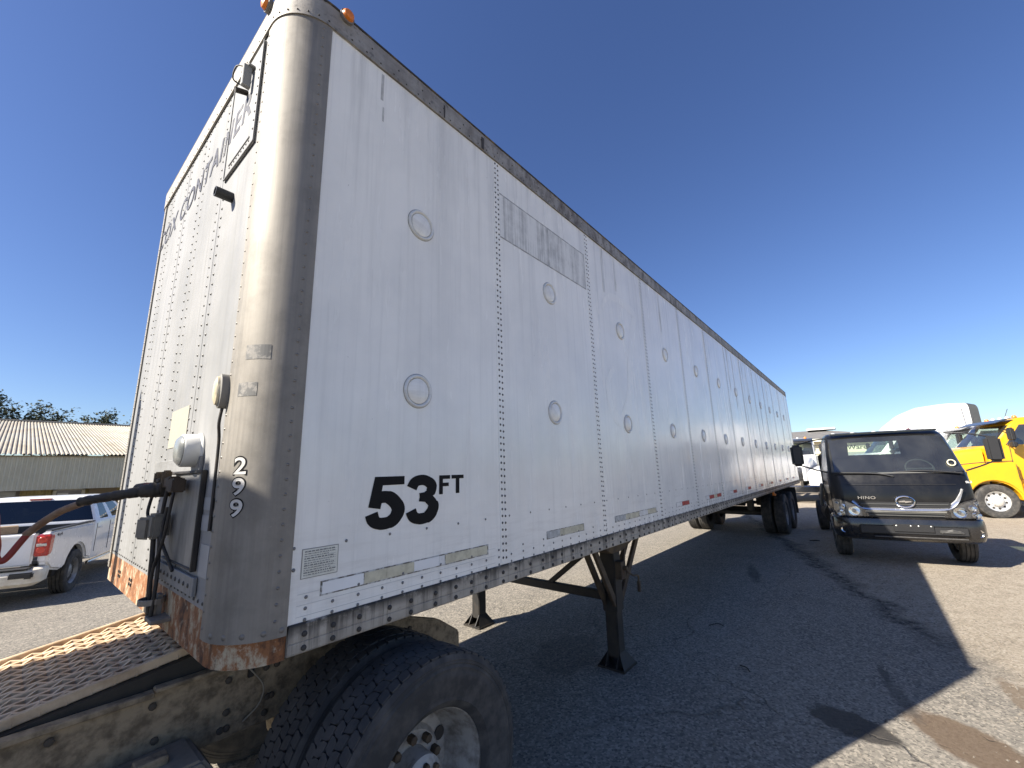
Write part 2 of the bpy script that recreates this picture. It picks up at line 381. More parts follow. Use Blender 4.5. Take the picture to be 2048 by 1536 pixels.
def thing(name, label, cat, loc=(0, 0, 0), rz=0.0, group=None, world=False):
    o = bpy.data.objects.new(name, None); COL.objects.link(o); o.location = loc; o.rotation_euler = (0, 0, rz)
    o.empty_display_size = .2
    o['label'] = label; o['category'] = cat
    if group: o['group'] = group
    if world: o['world_parts'] = 1
    return o
def sub_empty(name, parent, loc=(0, 0, 0)):
    o = bpy.data.objects.new(name, None); COL.objects.link(o); o.parent = parent; o.location = loc; o.empty_display_size = .1
    if parent.get('world_parts'): o.matrix_parent_inverse = Matrix.Translation(-parent.location)
    return o
def tag(o, label, cat, group=None):
    o['label'] = label; o['category'] = cat
    if group: o['group'] = group
    return o
def smooth_path(pts, n=6):
    P = [Vector(p) for p in pts]; out = []
    for i in range(len(P) - 1):
        a, b, c, d = P[max(i - 1, 0)], P[i], P[i + 1], P[min(i + 2, len(P) - 1)]
        for k in range(n):
            t = k / n
            out.append(.5 * ((2 * b) + (c - a) * t + (2 * a - 5 * b + 4 * c - d) * t * t + (3 * b - a - 3 * c + d) * t ** 3))
    out.append(P[-1]); return out

def text_geo(txt, size=1.0, offset=0.0, spacing=1.0, bold=0.0, shear=0.0):
    cu = bpy.data.curves.new('txt', 'FONT'); cu.body = txt; cu.size = size; cu.offset = offset; cu.space_character = spacing
    cu.shear = shear; cu.resolution_u = 6; cu.fill_mode = 'FRONT'
    o = bpy.data.objects.new('txt', cu); COL.objects.link(o)
    me = bpy.data.meshes.new_from_object(o.evaluated_get(bpy.context.evaluated_depsgraph_get()))
    vs = [(v.co.x, v.co.y) for v in me.vertices]; fs = [tuple(p.vertices) for p in me.polygons]
    bpy.data.objects.remove(o); bpy.data.curves.remove(cu); bpy.data.meshes.remove(me)
    x0 = min(v[0] for v in vs); x1 = max(v[0] for v in vs); y0 = min(v[1] for v in vs); y1 = max(v[1] for v in vs)
    return [((a - x0) / (x1 - x0), (b - y0) / (y1 - y0)) for a, b in vs], fs      # normalised to the unit square
def text_on(name, txt, fn, m, parent, offset=0.0, spacing=1.0, shear=0.0):
    vs, fs = text_geo(txt, 1.0, offset, spacing, 0, shear)
    me = bpy.data.meshes.new(name); me.from_pydata([fn(u, v) for u, v in vs], [], fs); me.materials.append(m)
    return link(name, me, parent)

def loftx(secs, n=7, z_bottom=True):
    """body lofted along x; secs: (x, z0, z1, halfwidth, corner radius, crown)"""
    b = MB(); rings = []
    for (x, z0, z1, hw, r, cr) in secs:
        ring = [(-hw, z0)]
        ring.append((-hw, z0 + (z1 - r - z0) * .5))
        for k in range(n + 1):
            a = pi - (pi / 2) * k / n; ring.append((-hw + r + r * cos(a), z1 - r + r * sin(a)))
        for k in range(1, 6):
            t = k / 6; ring.append((-(hw - r) + 2 * (hw - r) * t, z1 + cr * sin(pi * t)))
        for k in range(n + 1):
            a = pi / 2 - (pi / 2) * k / n; ring.append((hw - r + r * cos(a), z1 - r + r * sin(a)))
        ring.append((hw, z0 + (z1 - r - z0) * .5)); ring.append((hw, z0))
        rings.append([(x, y, z) for y, z in ring])
    m = len(rings[0]); vs = [p for r in rings for p in r]
    fs = [(i * m + k, i * m + (k + 1) % m, (i + 1) * m + (k + 1) % m, (i + 1) * m + k) for i in range(len(rings) - 1) for k in range(m)]
    fs += [tuple(range(m)), tuple((len(rings) - 1) * m + k for k in range(m - 1, -1, -1))]
    return b.add(vs, fs)

NF, NC, NS, NB = 10, 4, 8, 8
def cab_shell(levels, pick, bulge=.05):
    """shell lofted over z; levels (z, xf, xb, hw, rf, rb); pick(row, zone, k) -> group name. zones: front, cl, left, bl, back, br, right, cr"""
    rings = []; zones = []
    for li, (z, xf, xb, hw, rf, rb) in enumerate(levels):
        P = []
        def put(x, y, zn, k):
            P.append((x, y, z))
            if li == 0: zones.append((zn, k))
        for k in range(NF):           # front, from right (-y) to left (+y)
            y = -(hw - rf) + 2 * (hw - rf) * k / NF; put(xf - bulge * (y / hw) ** 2, y, 'front', k)
        bx = xf - bulge * ((hw - rf) / hw) ** 2
        for k in range(NC):
            a = (pi / 2) * k / NC; put(bx - rf + rf * cos(a), hw - rf + rf * sin(a), 'cl', k)
        for k in range(NS):
            put((bx - rf) + (xb + rb - bx + rf) * k / NS, hw, 'left', k)
        for k in range(NC):
            a = pi / 2 + (pi / 2) * k / NC; put(xb + rb + rb * cos(a), hw - rb + rb * sin(a), 'bl', k)
        for k in range(NB):
            put(xb, (hw - rb) - 2 * (hw - rb) * k / NB, 'back', k)
        for k in range(NC):
            a = pi + (pi / 2) * k / NC; put(xb + rb + rb * cos(a), -(hw - rb) + rb * sin(a), 'br', k)
        for k in range(NS):
            put(xb + rb + (bx - rf - xb - rb) * k / NS, -hw, 'right', k)
        for k in range(NC):
            a = -pi / 2 + (pi / 2) * k / NC; put(bx - rf + rf * cos(a), -(hw - rf) + rf * sin(a), 'cr', k)
        rings.append(P)
    m = len(rings[0]); groups = {}
    for r in range(len(levels) - 1):
        for k in range(m):
            zn, kk = zones[k]; g = pick(r, zn, kk)
            b = groups.setdefault(g, MB())
            b.add([rings[r][k], rings[r][(k + 1) % m], rings[r + 1][(k + 1) % m], rings[r + 1][k]], [(0, 1, 2, 3)])
    groups.setdefault('body', MB()).add(rings[-1], [tuple(range(m))])
    return groups

# ------------------------------------------------------------------ wheels
WHEEL_CACHE = {}
def tyre_profile(r, wd, rr, tread=False):
    h = wd / 2
    P = [(rr, -h * .72), (rr + .02, -h * .86), (rr + .035, -h * .925), (rr + .042, -h * .91), (rr + (r - rr) * .32, -h * .985), (rr + (r - rr) * .55, -h), (rr + (r - rr) * .60, -h * 1.01), (rr + (r - rr) * .64, -h * .995), (rr + (r - rr) * .70, -h * .985), (rr + (r - rr) * .72, -h * 1.0), (rr + (r - rr) * .74, -h * .98), (r - .050, -h * .95), (r - .046, -h * .972), (r - .038, -h * .955), (r - .034, -h * .968), (r - .022, -h * .93), (r - .012, -h * .88)]
    if tread: return P + [(r - .016, -h * .85), (r - .016, 0), (r - .016, h * .85)] + [(a, -b) for a, b in reversed(P)]
    g = []
    for c in (-.45, 0, .45): g += [(r, h * c - .008), (r - .014, h * c - .006), (r - .014, h * c + .006), (r, h * c + .008)]
    mid = [(r - .004, -h * .84)] + g + [(r - .004, h * .84)]
    return P + mid + [(a, -b) for a, b in reversed(P)]
def wheel(parent, c, r=.51, wd=.27, rr=.29, style='steel', side=1, duals=0, flat=True, tread=False):
    """c: centre (local); axis along y; side=+1 outer face towards +y"""
    w = sub_empty('wheel', parent, c)
    key = (r, wd, rr, style, side, duals, tread)
    if key not in WHEEL_CACHE:
        tm = []; offs = [0.0] + ([-(wd + .05)] if duals else [])
        for d in offs:
            b = MB()
            base = tyre_profile(r, wd, rr, tread)
            b.lathe([(a, h + d * side) for a, h in base], n=72, caps=False)
            me = b.mesh('tyre', smooth=38); me.materials.append(RUBBER); tm.append(('tyre', me, None))
            if tread:
                t = MB(); N = 62; rows = 5; rw = wd * .88 / rows
                for j in range(rows):
                    y0 = -wd * .44 + j * rw
                    for i in range(N):
                        st = .5 if j % 2 else 0.0
                        def P(u, v, rad):
                            yy = y0 + rw * v; sk = .22 * (v - .5) * (1 if j % 2 else -1)
                            a = 2 * pi * (i + st + u + sk) / N
                            return (rad * cos(a), yy + d * side, rad * sin(a))
                        out = [(.10, .06), (.5, .02), (.90, .03), (.99, .42), (.93, .95), (.5, .98), (.12, .97), (.01, .58)]
                        jr = random.uniform(-.0025, .001); jo = random.uniform(-.012, .012); out = [(u + jo, v) for u, v in out]
                        lo = [P(u, v, r - .012) for u, v in out]; hi = [P(.5 + (u - .5) * .985, .5 + (v - .5) * .98, r + jr + (0 if 0 < j < rows - 1 else -.004)) for u, v in out]
                        n8 = 8
                        t.add(lo + hi, [(k, (k + 1) % n8, n8 + (k + 1) % n8, n8 + k) for k in range(n8)] + [tuple(range(n8, 2 * n8))])
                me = t.mesh('tread'); me.materials.append(TREAD); tm.append(('tread', me, 'stuff'))
        b = MB(); h = wd / 2
        if style in ('steel', 'dusty'):
            prof = [(rr + .012, h * .80), (rr + .014, h * .70), (rr - .004, h * .66), (rr - .022, h * .2), (rr - .035, -h * .3), (rr - .06, -h * .62), (.185, -h * .60), (.165, -h * .42), (.11, -h * .40), (.105, h * .25), (.085, h * .36), (.05, h * .42), (0.0, h * .44)]
        elif style == 'alu':
            prof = [(rr + .012, h * .84), (rr + .012, h * .78), (rr - .012, h * .72), (rr - .03, h * .40), (rr - .05, h * .34), (.155, h * .42), (.15, h * .55), (.13, h * .95), (.09, h * 1.12), (0.0, h * 1.16)]
        else:   # pickup alloy
            prof = [(rr + .010, h * .84), (rr, h * .78), (rr - .02, h * .55), (rr - .03, h * .25), (.09, h * .40), (.07, h * .52), (0, h * .55)]
        b.lathe([(a, q) for a, q in prof], n=48, sign=side, caps=False)
        me = b.mesh('rim', smooth=35); me.materials.append({'steel': mat('steel_rim', (.42, .41, .39), .5, .3, dirt=(.18, .15, .12), dscale=6, damt=.7), 'dusty': DUSTRIM, 'alu': ALURIM, 'alloy': mat('alloy_rim', (.30, .30, .30), .45, .4, dirt=(.16, .14, .11), dscale=5, damt=.7)}[style])
        tm.append(('rim', me, None))
        # hand holes, nuts
        hb = MB(); nb = MB()
        if style in ('steel', 'dusty', 'alu'):
            hy = {'alu': h * .385}.get(style, -h * .60)
            for k in range(10 if style == 'alu' else 5):
                a = 2 * pi * (k + .3) / (10 if style == 'alu' else 5); R0 = .205 if style != 'alu' else .222; rad = .030 if style != 'alu' else .032
                hb = MB(); hb.lathe([(rad, 0), (rad * .98, .006), (0, .006)], (R0 * cos(a), hy * side, R0 * sin(a)), n=14, sign=side); me = hb.mesh('hand_hole', smooth=30); me.materials.append(RIVETD); tm.append(('hand_hole', me, None))
            for k in range(10):
                a = 2 * pi * (k + .5) / 10
                nb.lathe([(.019, 0), (.019, .035), (.008, .04), (0, .04)], (.142 * cos(a), (h * .42 if style == 'alu' else -h * .42) * side, .142 * sin(a)), n=6, sign=side)
            if style != 'alu':
                for k in range(8):
                    a = 2 * pi * k / 8; nb.lathe([(.012, 0), (.012, .02), (0, .022)], (.075 * cos(a), h * .38 * side, .075 * sin(a)), n=6, sign=side)
        else:
            for k in range(6):
                a = 2 * pi * k / 6
                for sg in (-1, 1):
                    aa = a + sg * .22; p = []
                    hb = MB(); hb.lathe([(.045, 0), (.044, .005), (0, .005)], (.165 * cos(aa), h * .34 * side, .165 * sin(aa)), n=12, sign=side); me = hb.mesh('hand_hole', smooth=30); me.materials.append(RIVETD); tm.append(('hand_hole', me, None))
        if nb.v:
            me = nb.mesh('lug_nuts', smooth=30); me.materials.append(BROWNST if style == 'dusty' else (CHROME if style == 'alu' else STEELK)); tm.append(('lug_nuts', me, 'stuff'))
        WHEEL_CACHE[key] = tm
    for nm, me, kd in WHEEL_CACHE[key]:
        o = bpy.data.objects.new(nm, me); COL.objects.link(o); o.parent = w
        if kd: o['kind'] = kd
    return w

# ------------------------------------------------------------------ ground
def gz(x, y):
    t = min(max((y - 3.6) / 8.5, 0), 1); t2 = min(max((y - 11) / 14, 0), 1)
    return -.26 * t * t * (3 - 2 * t) - .26 * t2 * t2 * (3 - 2 * t2)
def axis_lines(lo, hi, c0, c1, fine, n):
    a = [c0 - (c0 - lo) * (k / n) ** 2.2 for k in range(n, 0, -1)]; m = int((c1 - c0) / fine)
    return a + [c0 + (c1 - c0) * k / m for k in range(m + 1)] + [c1 + (hi - c1) * (k / n) ** 2.2 for k in range(1, n + 1)]
gx = axis_lines(-900, 1200, -6, 20, .5, 14); gy = axis_lines(-900, 900, -6, 26, .5, 14)
b = MB(); nx = len(gx)
b.add([(x, y, gz(x, y)) for y in gy for x in gx], [(j * nx + i, j * nx + i + 1, (j + 1) * nx + i + 1, (j + 1) * nx + i) for j in range(len(gy) - 1) for i in range(nx - 1)])
o = b.build('ground', GROUND, smooth=60); o['kind'] = 'structure'

# loose gravel lying on the yard
b = MB(); rg = random.Random(3)
for i in range(4200):
    if i < 2600: x = 2.2 + rg.random() ** 1.5 * 9; y = -4.0 + .345 * x + rg.gauss(-.35, .45)
    else: x = -1 + rg.random() * 13; y = -3.4 + rg.random() * 6.5
    r = .0035 + .010 * rg.random() ** 2.5; zz = gz(x, y)
    vs = []
    for (p, q, t) in ((1, 0, 0), (-1, 0, 0), (0, 1, 0), (0, -1, 0), (0, 0, .8), (0, 0, -.5)):
        k = .7 + .6 * rg.random(); vs.append((x + p * r * k, y + q * r * k, zz + .002 + t * r * k))
    b.add(vs, [(0, 2, 4), (2, 1, 4), (1, 3, 4), (3, 0, 4), (2, 0, 5), (1, 2, 5), (3, 1, 5), (0, 3, 5)])
o = b.build('gravel', mat('pebble', (.21, .185, .15), .9, dirt=(.10, .09, .075), dscale=30, damt=.7)); o['kind'] = 'stuff'
tag(o, 'loose gravel and grit scattered over the asphalt yard', 'gravel')

# ------------------------------------------------------------------ the semi trailer
W, L = 2.59, 16.14
ZPB, ZPT, ZR = 1.290, 4.037, 4.112
XJ = [1.416 + 1.271 * i for i in range(12)]; XE = [.190] + XJ + [L - .09]
tr = thing('semi_trailer', 'long white box semi trailer marked 53 FT with rounded aluminium front corners', 'trailer', (8.0, W / 2, 0), world=True)

# side panels (near side) and the far wall
for i in range(len(XE) - 1):
    b = MB(); e = .0012 if i % 2 else 0.0
    b.box(((XE[i] + XE[i + 1]) / 2, .020 - e, (ZPB + ZPT) / 2), (XE[i + 1] - XE[i] - .0025, .040, ZPT - ZPB))
    b.build('side_panel', WHITE, tr)
b = MB(); b.box(((.2 + L) / 2, W - .02, (ZPB + ZPT) / 2), (L - .2, .04, ZPT - ZPB)); b.build('far_side_wall', WHITE, tr)
# seam lap strips
for x in XJ:
    b = MB(); b.box((x + .012, .0, (ZPB + ZPT) / 2), (.060, .0060, ZPT - ZPB - .01)); b.build('seam_strip', WHITE, tr, bevel=.0015, seg=1)

# rivets on the near side
b = MB()
for x in XJ:
    k = 0; z = ZPB + .04
    while z < ZPT - .02:
        b.dome((x, -.0030, z), (0, -1, 0), .0080, .0042); b.dome((x + .028, -.0030, z - .003), (0, -1, 0), .0080, .0042); z += .0395
b.build('seam_rivets', RIVET, tr, smooth=50, kind='stuff')
b = MB(); x = .264; k = 0
while x < L - .2:
    for z in ((1.378, 1.338, 1.298) if k % 2 == 0 else (1.339, 1.299)):
        if not (k % 2 == 0 and z > 1.37 and False): b.dome((x, -.0015, z), (0, -1, 0), .0072, .0040)
    x += .112 + .004 * ((k * 7) % 3 - 1); k += 1
x = .205
while x < L - .2:
    b.dome((x, -.0015, 1.5625), (0, -1, 0), .0068, .0038); x += .213
b.dome((.209, -.0015, 1.484), (0, -1, 0), .0075, .004)
b.build('lower_panel_rivets', mat('grey_rivet', (.20, .195, .185), .5, .3), tr, smooth=50, kind='stuff')

# long scratches / embossed creases above the bottom rail
for z in (1.312, 1.352, 1.392):
    b = MB(); b.box(((.2 + 1.38) / 2, -.0003, z), (1.12, .0014, .0016)); b.build('panel_crease', mat('crease_grey', (.50, .51, .50), .5), tr)

# round vent plugs
for i in range(12):
    for zc in (3.212, 2.252):
        x = .774 + 1.271 * i; p = sub_empty('vent_plug', tr, (x, 0, zc))
        if i == 0 and zc > 3:
            rb = MB(); rb.lathe([(.088, .0), (.088, .004), (.083, .011), (.077, .0115), (.071, .006), (.070, .0)], sign=-1, n=40); ring_me = rb.mesh('ring', smooth=40); ring_me.materials.append(panel_mat('plug_white', .6, (.72, .73, .71), .4))
            rb = MB(); rb.lathe([(.0665, -.001), (.0665, .005), (.060, .0085), (.03, .0125), (0, .0135)], sign=-1, n=40); cap_me = rb.mesh('cap', smooth=40); cap_me.materials.append(WHITE)
            rb = MB(); rb.lathe([(.0915, .0), (.0915, .0022), (.0660, .0022), (.0660, .0)], sign=-1, n=40); seal_me = rb.mesh('seal', smooth=40); seal_me.materials.append(mat('dirty_sealant', (.42, .42, .39), .7, dirt=(.15, .14, .125), dscale=25, damt=.8))  # dirty sealant ring around the plug
        for nm, me in (('ring', ring_me), ('cap', cap_me), ('seal', seal_me)):
            o = bpy.data.objects.new(nm, me); COL.objects.link(o); o.parent = p; o.rotation_euler = (0, radians((i * 53 + (20 if zc > 3 else 0)) % 360), 0)

# corner posts
R = .200
def corner_pts(r, mirror=False, n=14, y_front=.236, x_side=.192):
    P = [(R - r, y_front)]
    for k in range(n + 1):
        a = pi + (pi / 2) * k / n; P.append((R + r * cos(a), R + r * sin(a)))
    P.append((x_side, R - r))
    if P[-2][0] > P[-1][0]: P.pop(-1)
    return [(x, W - y) for x, y in P] if mirror else P
def wrap(b, P, z0, z1, th):
    """sheet following plan polyline P from z0 to z1, thickness th inwards"""
    n = len(P); Q = []
    for i, (x, y) in enumerate(P):
        x0, y0 = P[max(i - 1, 0)]; x1, y1 = P[min(i + 1, n - 1)]; tx, ty = x1 - x0, y1 - y0; l = hypot(tx, ty); Q.append((x - ty / l * th, y + tx / l * th))
    vs = [(x, y, z) for z in (z0, z1) for x, y in P] + [(x, y, z) for z in (z0, z1) for x, y in Q]
    fs = []
    for i in range(n - 1):
        fs += [(i, i + 1, n + i + 1, n + i), (2 * n + i, 3 * n + i, 3 * n + i + 1, 2 * n + i + 1), (i, 2 * n + i, 2 * n + i + 1, i + 1), (n + i, n + i + 1, 3 * n + i + 1, 3 * n + i)]
    fs += [(0, n, 3 * n, 2 * n), (n - 1, 2 * n + n - 1, 3 * n + n - 1, n + n - 1)]
    return b.add(vs, fs)
for mir in (False, True):
    b = MB(); wrap(b, corner_pts(.2055, mir, 20), 1.262, 4.046, .006 * (-1 if mir else 1)); post = b.build('corner_post', ALU, tr, smooth=25)
    b = MB(); z = 1.30; 
    while z < 4.03:
        yf = .220; b.dome((R - .2055, (W - yf) if mir else yf, z), (-1, 0, 0), .0058, .0038)
        a = radians(258); b.dome((R + .2055 * cos(a), (W - (R + .2055 * sin(a))) if mir else R + .2055 * sin(a), z + .02), (cos(a), -sin(a) if mir else sin(a), 0), .0062, .0042)
        z += .0560
    for a in (195, 212, 230, 249, 265):
        aa = radians(a); b.dome((R + .2055 * cos(aa), (W - (R + .2055 * sin(aa))) if mir else R + .2055 * sin(aa), 1.285), (cos(aa), -sin(aa) if mir else sin(aa), 0), .0105, .004)
    b.build('post_rivets', mat('post_rivet', (.20, .185, .165), .5, .4), post, smooth=50, kind='stuff')
    if not mir:
        near_post = post
def on_post(ang, z, off=.0012, mir=False):
    a = radians(ang); r = .2055 + off; return (R + r * cos(a), R + r * sin(a), z)
# numerals 2 9 9 with black outline on the near post
for d, zc in (('2', 1.880), ('9', 1.802), ('9', 1.724)):
    hgt, wid = .064, 14.5
    fn = lambda o_, k_=1.0: (lambda u, v: on_post(211 + (u - .5) * wid * k_, zc + (v - .5) * hgt * k_, o_))
    text_on('numeral_outline', d, fn(.0010, 1.16), BLACKP, near_post, .075)
    text_on('numeral', d, fn(.0020), mat('numeral_fill', (.62, .60, .56), .5, dirt=(.4, .38, .34), dscale=30, damt=.6), near_post, .012)
# old tape marks on the post
for (a0, a1, z0, z1, m) in ((203, 232, 2.300, 2.360, 'tape_ghost'), (197, 221, 2.150, 2.205, 'tape_ghost')):
    b = MB(); n = 8
    vs = [on_post(a0 + (a1 - a0) * k / n, z, .0010) for z in (z0, z1) for k in range(n + 1)]
    b.add(vs, [(k, k + 1, n + 2 + k, n + 1 + k) for k in range(n)])
    b.build('tape_mark', mat('tape_ghost', (.12, .118, .112), .55, .2, dirt=(.33, .31, .28), dscale=30, damt=.8, lohi=(.50, .62)), near_post)

# bottom bolster: rusted plate across the front and round both corners
b = MB(); P = [(x, y) for x, y in reversed(corner_pts(.196, True, 10, .236, .202))] + [(x, y) for x, y in corner_pts(.196, False, 10, .236, .202)]
wrap(b, P, 1.178, 1.356, .010); bol = b.build('front_bolster', RUST, tr, smooth=25)
b = MB()
for y in (2.02, 1.97, 1.66, 1.61, 1.12, 1.07):
    for z in (1.275, 1.250): b.lathe([(.009, 0), (.009, .006), (0, .007)], (.005, y, z), axis='x', n=8, sign=-1)
b.build('bolster_bolts', RIVETD, bol, smooth=40, kind='stuff')
b = MB(); b.box((.25, W / 2, 1.20), (.46, W - .40, .03)); b.build('bolster_plate', BROWNFL, tr)

# front skin sheets between the posts, with rivets
YS = [.236, .760, 1.235, 1.655, 2.130, W - .236]
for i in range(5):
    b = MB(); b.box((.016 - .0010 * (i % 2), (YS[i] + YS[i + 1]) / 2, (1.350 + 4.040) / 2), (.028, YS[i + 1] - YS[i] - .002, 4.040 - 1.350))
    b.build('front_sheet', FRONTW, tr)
b = MB()
for yc in YS[1:-1]:
    for dy in (-.050, .050):
        z = 1.40
        while z < 4.02: b.dome((.0005, yc + dy, z + (0 if dy < 0 else .02)), (-1, 0, 0), .0080, .0042); z += .0545
y = .27
while y < W - .25:
    b.dome((.0005, y, 1.372), (-1, 0, 0), .0075, .004); b.dome((.0005, y + .02, 4.018), (-1, 0, 0), .0055, .0035); y += .058
b.build('front_rivets', RIVET, tr, smooth=50, kind='stuff')
for yy in (.236, W - .236):
    b = MB(); b.box((.001, yy + (.006 if yy < 1 else -.006), 2.70), (.006, .009, 2.66)); b.build('front_trim_bead', mat('black_sealant', (.03, .028, .026), .6), tr)

# bottom rail
prof = [(.030, 1.292), (-.003, 1.292), (-.003, 1.290), (-.0085, 1.286), (-.0085, 1.2305), (-.0055, 1.2285), (-.0055, 1.2265), (-.0085, 1.2245), (-.0085, 1.192), (-.006, 1.186), (.060, 1.186), (.060, 1.200), (.030, 1.200)]
b = MB(); b.prism(prof, 'x', .205, L - .05); rail = b.build('bottom_rail', RAIL, tr)
b = MB(); b.prism([(W - y, z) for y, z in prof], 'x', .205, L - .05); b.build('bottom_rail', RAIL, tr)
b = MB(); x = .264; k = 0
while x < L - .2:
    for z in (1.2515, 1.2035): b.lathe([(.0108, 0), (.0100, .005), (.006, .008), (0, .008)], (x, -.008, z), n=9, sign=-1)
    x += (.113, .113, .146, .116, .146, .135)[k % 6]; k += 1
b.build('rail_bolts', RIVETD, rail, smooth=40, kind='stuff')

# top rail, roof
P0 = [(L - .05, -.006)] + list(reversed([(x, y) for x, y in corner_pts(.212, False, 12, .26, .24)]))
P0 = [(L - .05, R - .212), (.24, R - .212)] + [(R + .212 * cos(-pi / 2 - (pi / 2) * k / 12), R + .212 * sin(-pi / 2 - (pi / 2) * k / 12)) for k in range(13)]
P1 = [(x, W - y) for x, y in reversed(P0)]
PP = list(reversed(P0 + P1))
b = MB(); wrap(b, PP, 4.040, 4.165, .010); trl = b.build('top_rail', TOPR, tr, smooth=25)
b = MB(); PP2 = [(x - (.006 if x < 1 else 0), y) for x, y in PP]
x = .30; k = 0
while x < L - .2:
    b.dome((x, -.0125, 4.060), (0, -1, 0), .0052, .0035)
    if k % 2: b.dome((x + .03, -.0125, 4.110), (0, -1, 0), .0052, .0035)
    x += .085; k += 1
for a in range(186, 268, 13): b.dome((R + .212 * cos(radians(a)), R + .212 * sin(radians(a)), 4.062), (cos(radians(a)), sin(radians(a)), 0), .0055, .004)
y = .27
while y < W - .25: b.dome((-.0125, y, 4.058), (-1, 0, 0), .0055, .004); y += .085
b.build('top_rail_rivets', RIVETD, trl, smooth=50, kind='stuff')
for c_, d_ in (((.93, -.0135, 4.09), (.008, .004, .09)), ((1.28, -.0135, 4.09), (.022, .005, .09))):
    b = MB(); b.box(c_, d_); b.build('rail_splice', RIVETD, trl)
b = MB(); wrap(b, [(x, y - (.004 if y < .1 else (-.004 if y > W - .1 else 0))) for x, y in PP], 4.1655, 4.177, .05); b.build('roof_edge', mat('roof_edge_dark', (.035, .030, .024), .7, dirt=(.22, .15, .06), dscale=10, damt=.8, lohi=(.52, .64)), tr)
b = MB(); b.box(((L) / 2 + .08, W / 2, 4.150), (L - .25, W - .06, .02)); b.build('roof', mat('roof_sheet', (.6, .6, .58), .5), tr)
b = MB(); b.box((L / 2 + .1, W / 2, 1.24), (L - .25, W - .12, .06))
for k in range(44): b.box((.7 + k * .35, W / 2, 1.165 + .03), (.05, W - .14, .06))
b.build('floor_frame', STEELK, tr)
# marker lights at the top front corner
for (c, nr) in (((-.028, .240, 4.180), (-1, 0, 0)), ((.262, -.026, 4.165), (0, -1, 0))):
    p = sub_empty('marker_light', tr, c); ax = 'x' if nr[0] else 'y'
    b = MB(); b.lathe([(.031, -.006), (.031, .008), (.025, .020), (.010, .026), (0, .027)], n=20, axis=ax, sign=-1); b.build('lens', AMBER, p, smooth=40)
    b = MB(); b.lathe([(.037, -.016), (.037, .002), (.032, .004)], n=20, axis=ax, sign=-1); b.build('housing', mat('grey_rubber', (.16, .15, .14), .6), p, smooth=40)

# rear end: frame, two doors
b = MB(); b.box((L - .045, W / 2, 4.07), (.09, W, .13)); b.box((L - .045, W / 2, 1.24), (.09, W, .11))
b.box((L - .045, .05, 2.66), (.088, .10, 2.72)); b.box((L - .045, W - .05, 2.66), (.088, .10, 2.72)); b.build('rear_frame', TOPR, tr)
for s_ in (0, 1):
    b = MB(); b.box((L - .03, .10 + (W - .2) * (.25 + .5 * s_), 2.66), (.05, (W - .2) / 2 - .008, 2.70)); b.build('rear_door', WHITE, tr)
b = MB(); b.box((L - .2, W / 2, .56), (.08, 1.9, .10))
for yy in (.7, 1.89): b.box((L - .2, yy, .88), (.07, .10, .62))
b.build('rear_guard', STEELK, tr)

# reflective tape
TZ0, TZ1 = 1.374, 1.418
def tape(x0, x1, m, z0=TZ0, z1=TZ1, name='reflector_tape'):
    b = MB(); b.box(((x0 + x1) / 2, -.0014, (z0 + z1) / 2), (x1 - x0, .0016, z1 - z0)); return b.build(name, m, tr)
def edge_dirt(x0, x1, z0=TZ0, z1=TZ1):
    b = MB(); b.box(((x0 + x1) / 2, -.0008, (z0 + z1) / 2), (x1 - x0 + .008, .0014, z1 - z0 + .008)); return b.build('tape_edge_grime', mat('tape_grime', (.14, .125, .10), .8, dirt=(.55, .55, .53), dscale=28, damt=1, lohi=(.45, .60)), tr)
edge_dirt(.322, 1.285, 1.3725, 1.4195)
tape(.326, .506, WHITEP); tape(.510, .620, CREAM); tape(.6215, .770, CREAM); tape(.7715, .925, WHITEP); tape(.9265, .962, WHT); tape(.968, 1.280, CREAM)
edge_dirt(1.87, 2.36); tape(1.875, 2.03, mat('worn_tape', (.38, .38, .36), .6, dirt=(.62, .62, .60), dscale=30, damt=.9)); tape(2.03, 2.355, CREAM)
edge_dirt(2.89, 3.825); tape(2.895, 3.10, MATS['worn_tape']); tape(3.10, 3.40, CREAM); tape(3.402, 3.60, WHT); tape(3.602, 3.82, CREAM)
edge_dirt(4.43, 4.895); tape(4.435, 4.63, WHT); tape(4.632, 4.89, REDT)
x = 5.60; edge_dirt(5.595, 6.405)
for k, (m, wd) in enumerate(((WHT, .17), (REDT, .24), (CREAM, .16), (REDT, .23))): tape(x, x + wd - .002, m); x += wd
for x0 in (6.96, 8.10, 9.35, 10.6, 11.9, 13.2, 14.5):
    edge_dirt(x0 - .005, x0 + .455); tape(x0, x0 + .20, WHT); tape(x0 + .202, x0 + .45, REDT)

# inspection sheet
p = sub_empty('inspection_sheet', tr, (.311, -.0016, 1.500))
b = MB(); b.box((0, 0, 0), (.142, .0014, .104)); b.build('paper', mat('aged_paper', (.74, .73, .64), .7, dirt=(.60, .57, .46), dscale=20, damt=.6), p)
b = MB(); b.box((0, .0004, 0), (.148, .0012, .110)); b.build('border', mat('grime_border', (.28, .27, .24), .8), p)
b = MB(); rr_ = random.Random(5)
for k in range(11):
    z = .044 - k * .0086; x = -.064
    b.box((0, -.0009, z - .0030), (.128, .0004, .0006))
    while x < .055 - (.02 if k in (2, 5, 8) else 0):
        wd = rr_.uniform(.004, .014); b.box((x + wd / 2, -.0009, z), (wd, .0004, .0022 if k % 3 else .0034)); x += wd + .003
b.build('print', mat('sheet_print', (.10, .10, .11), .6), p)

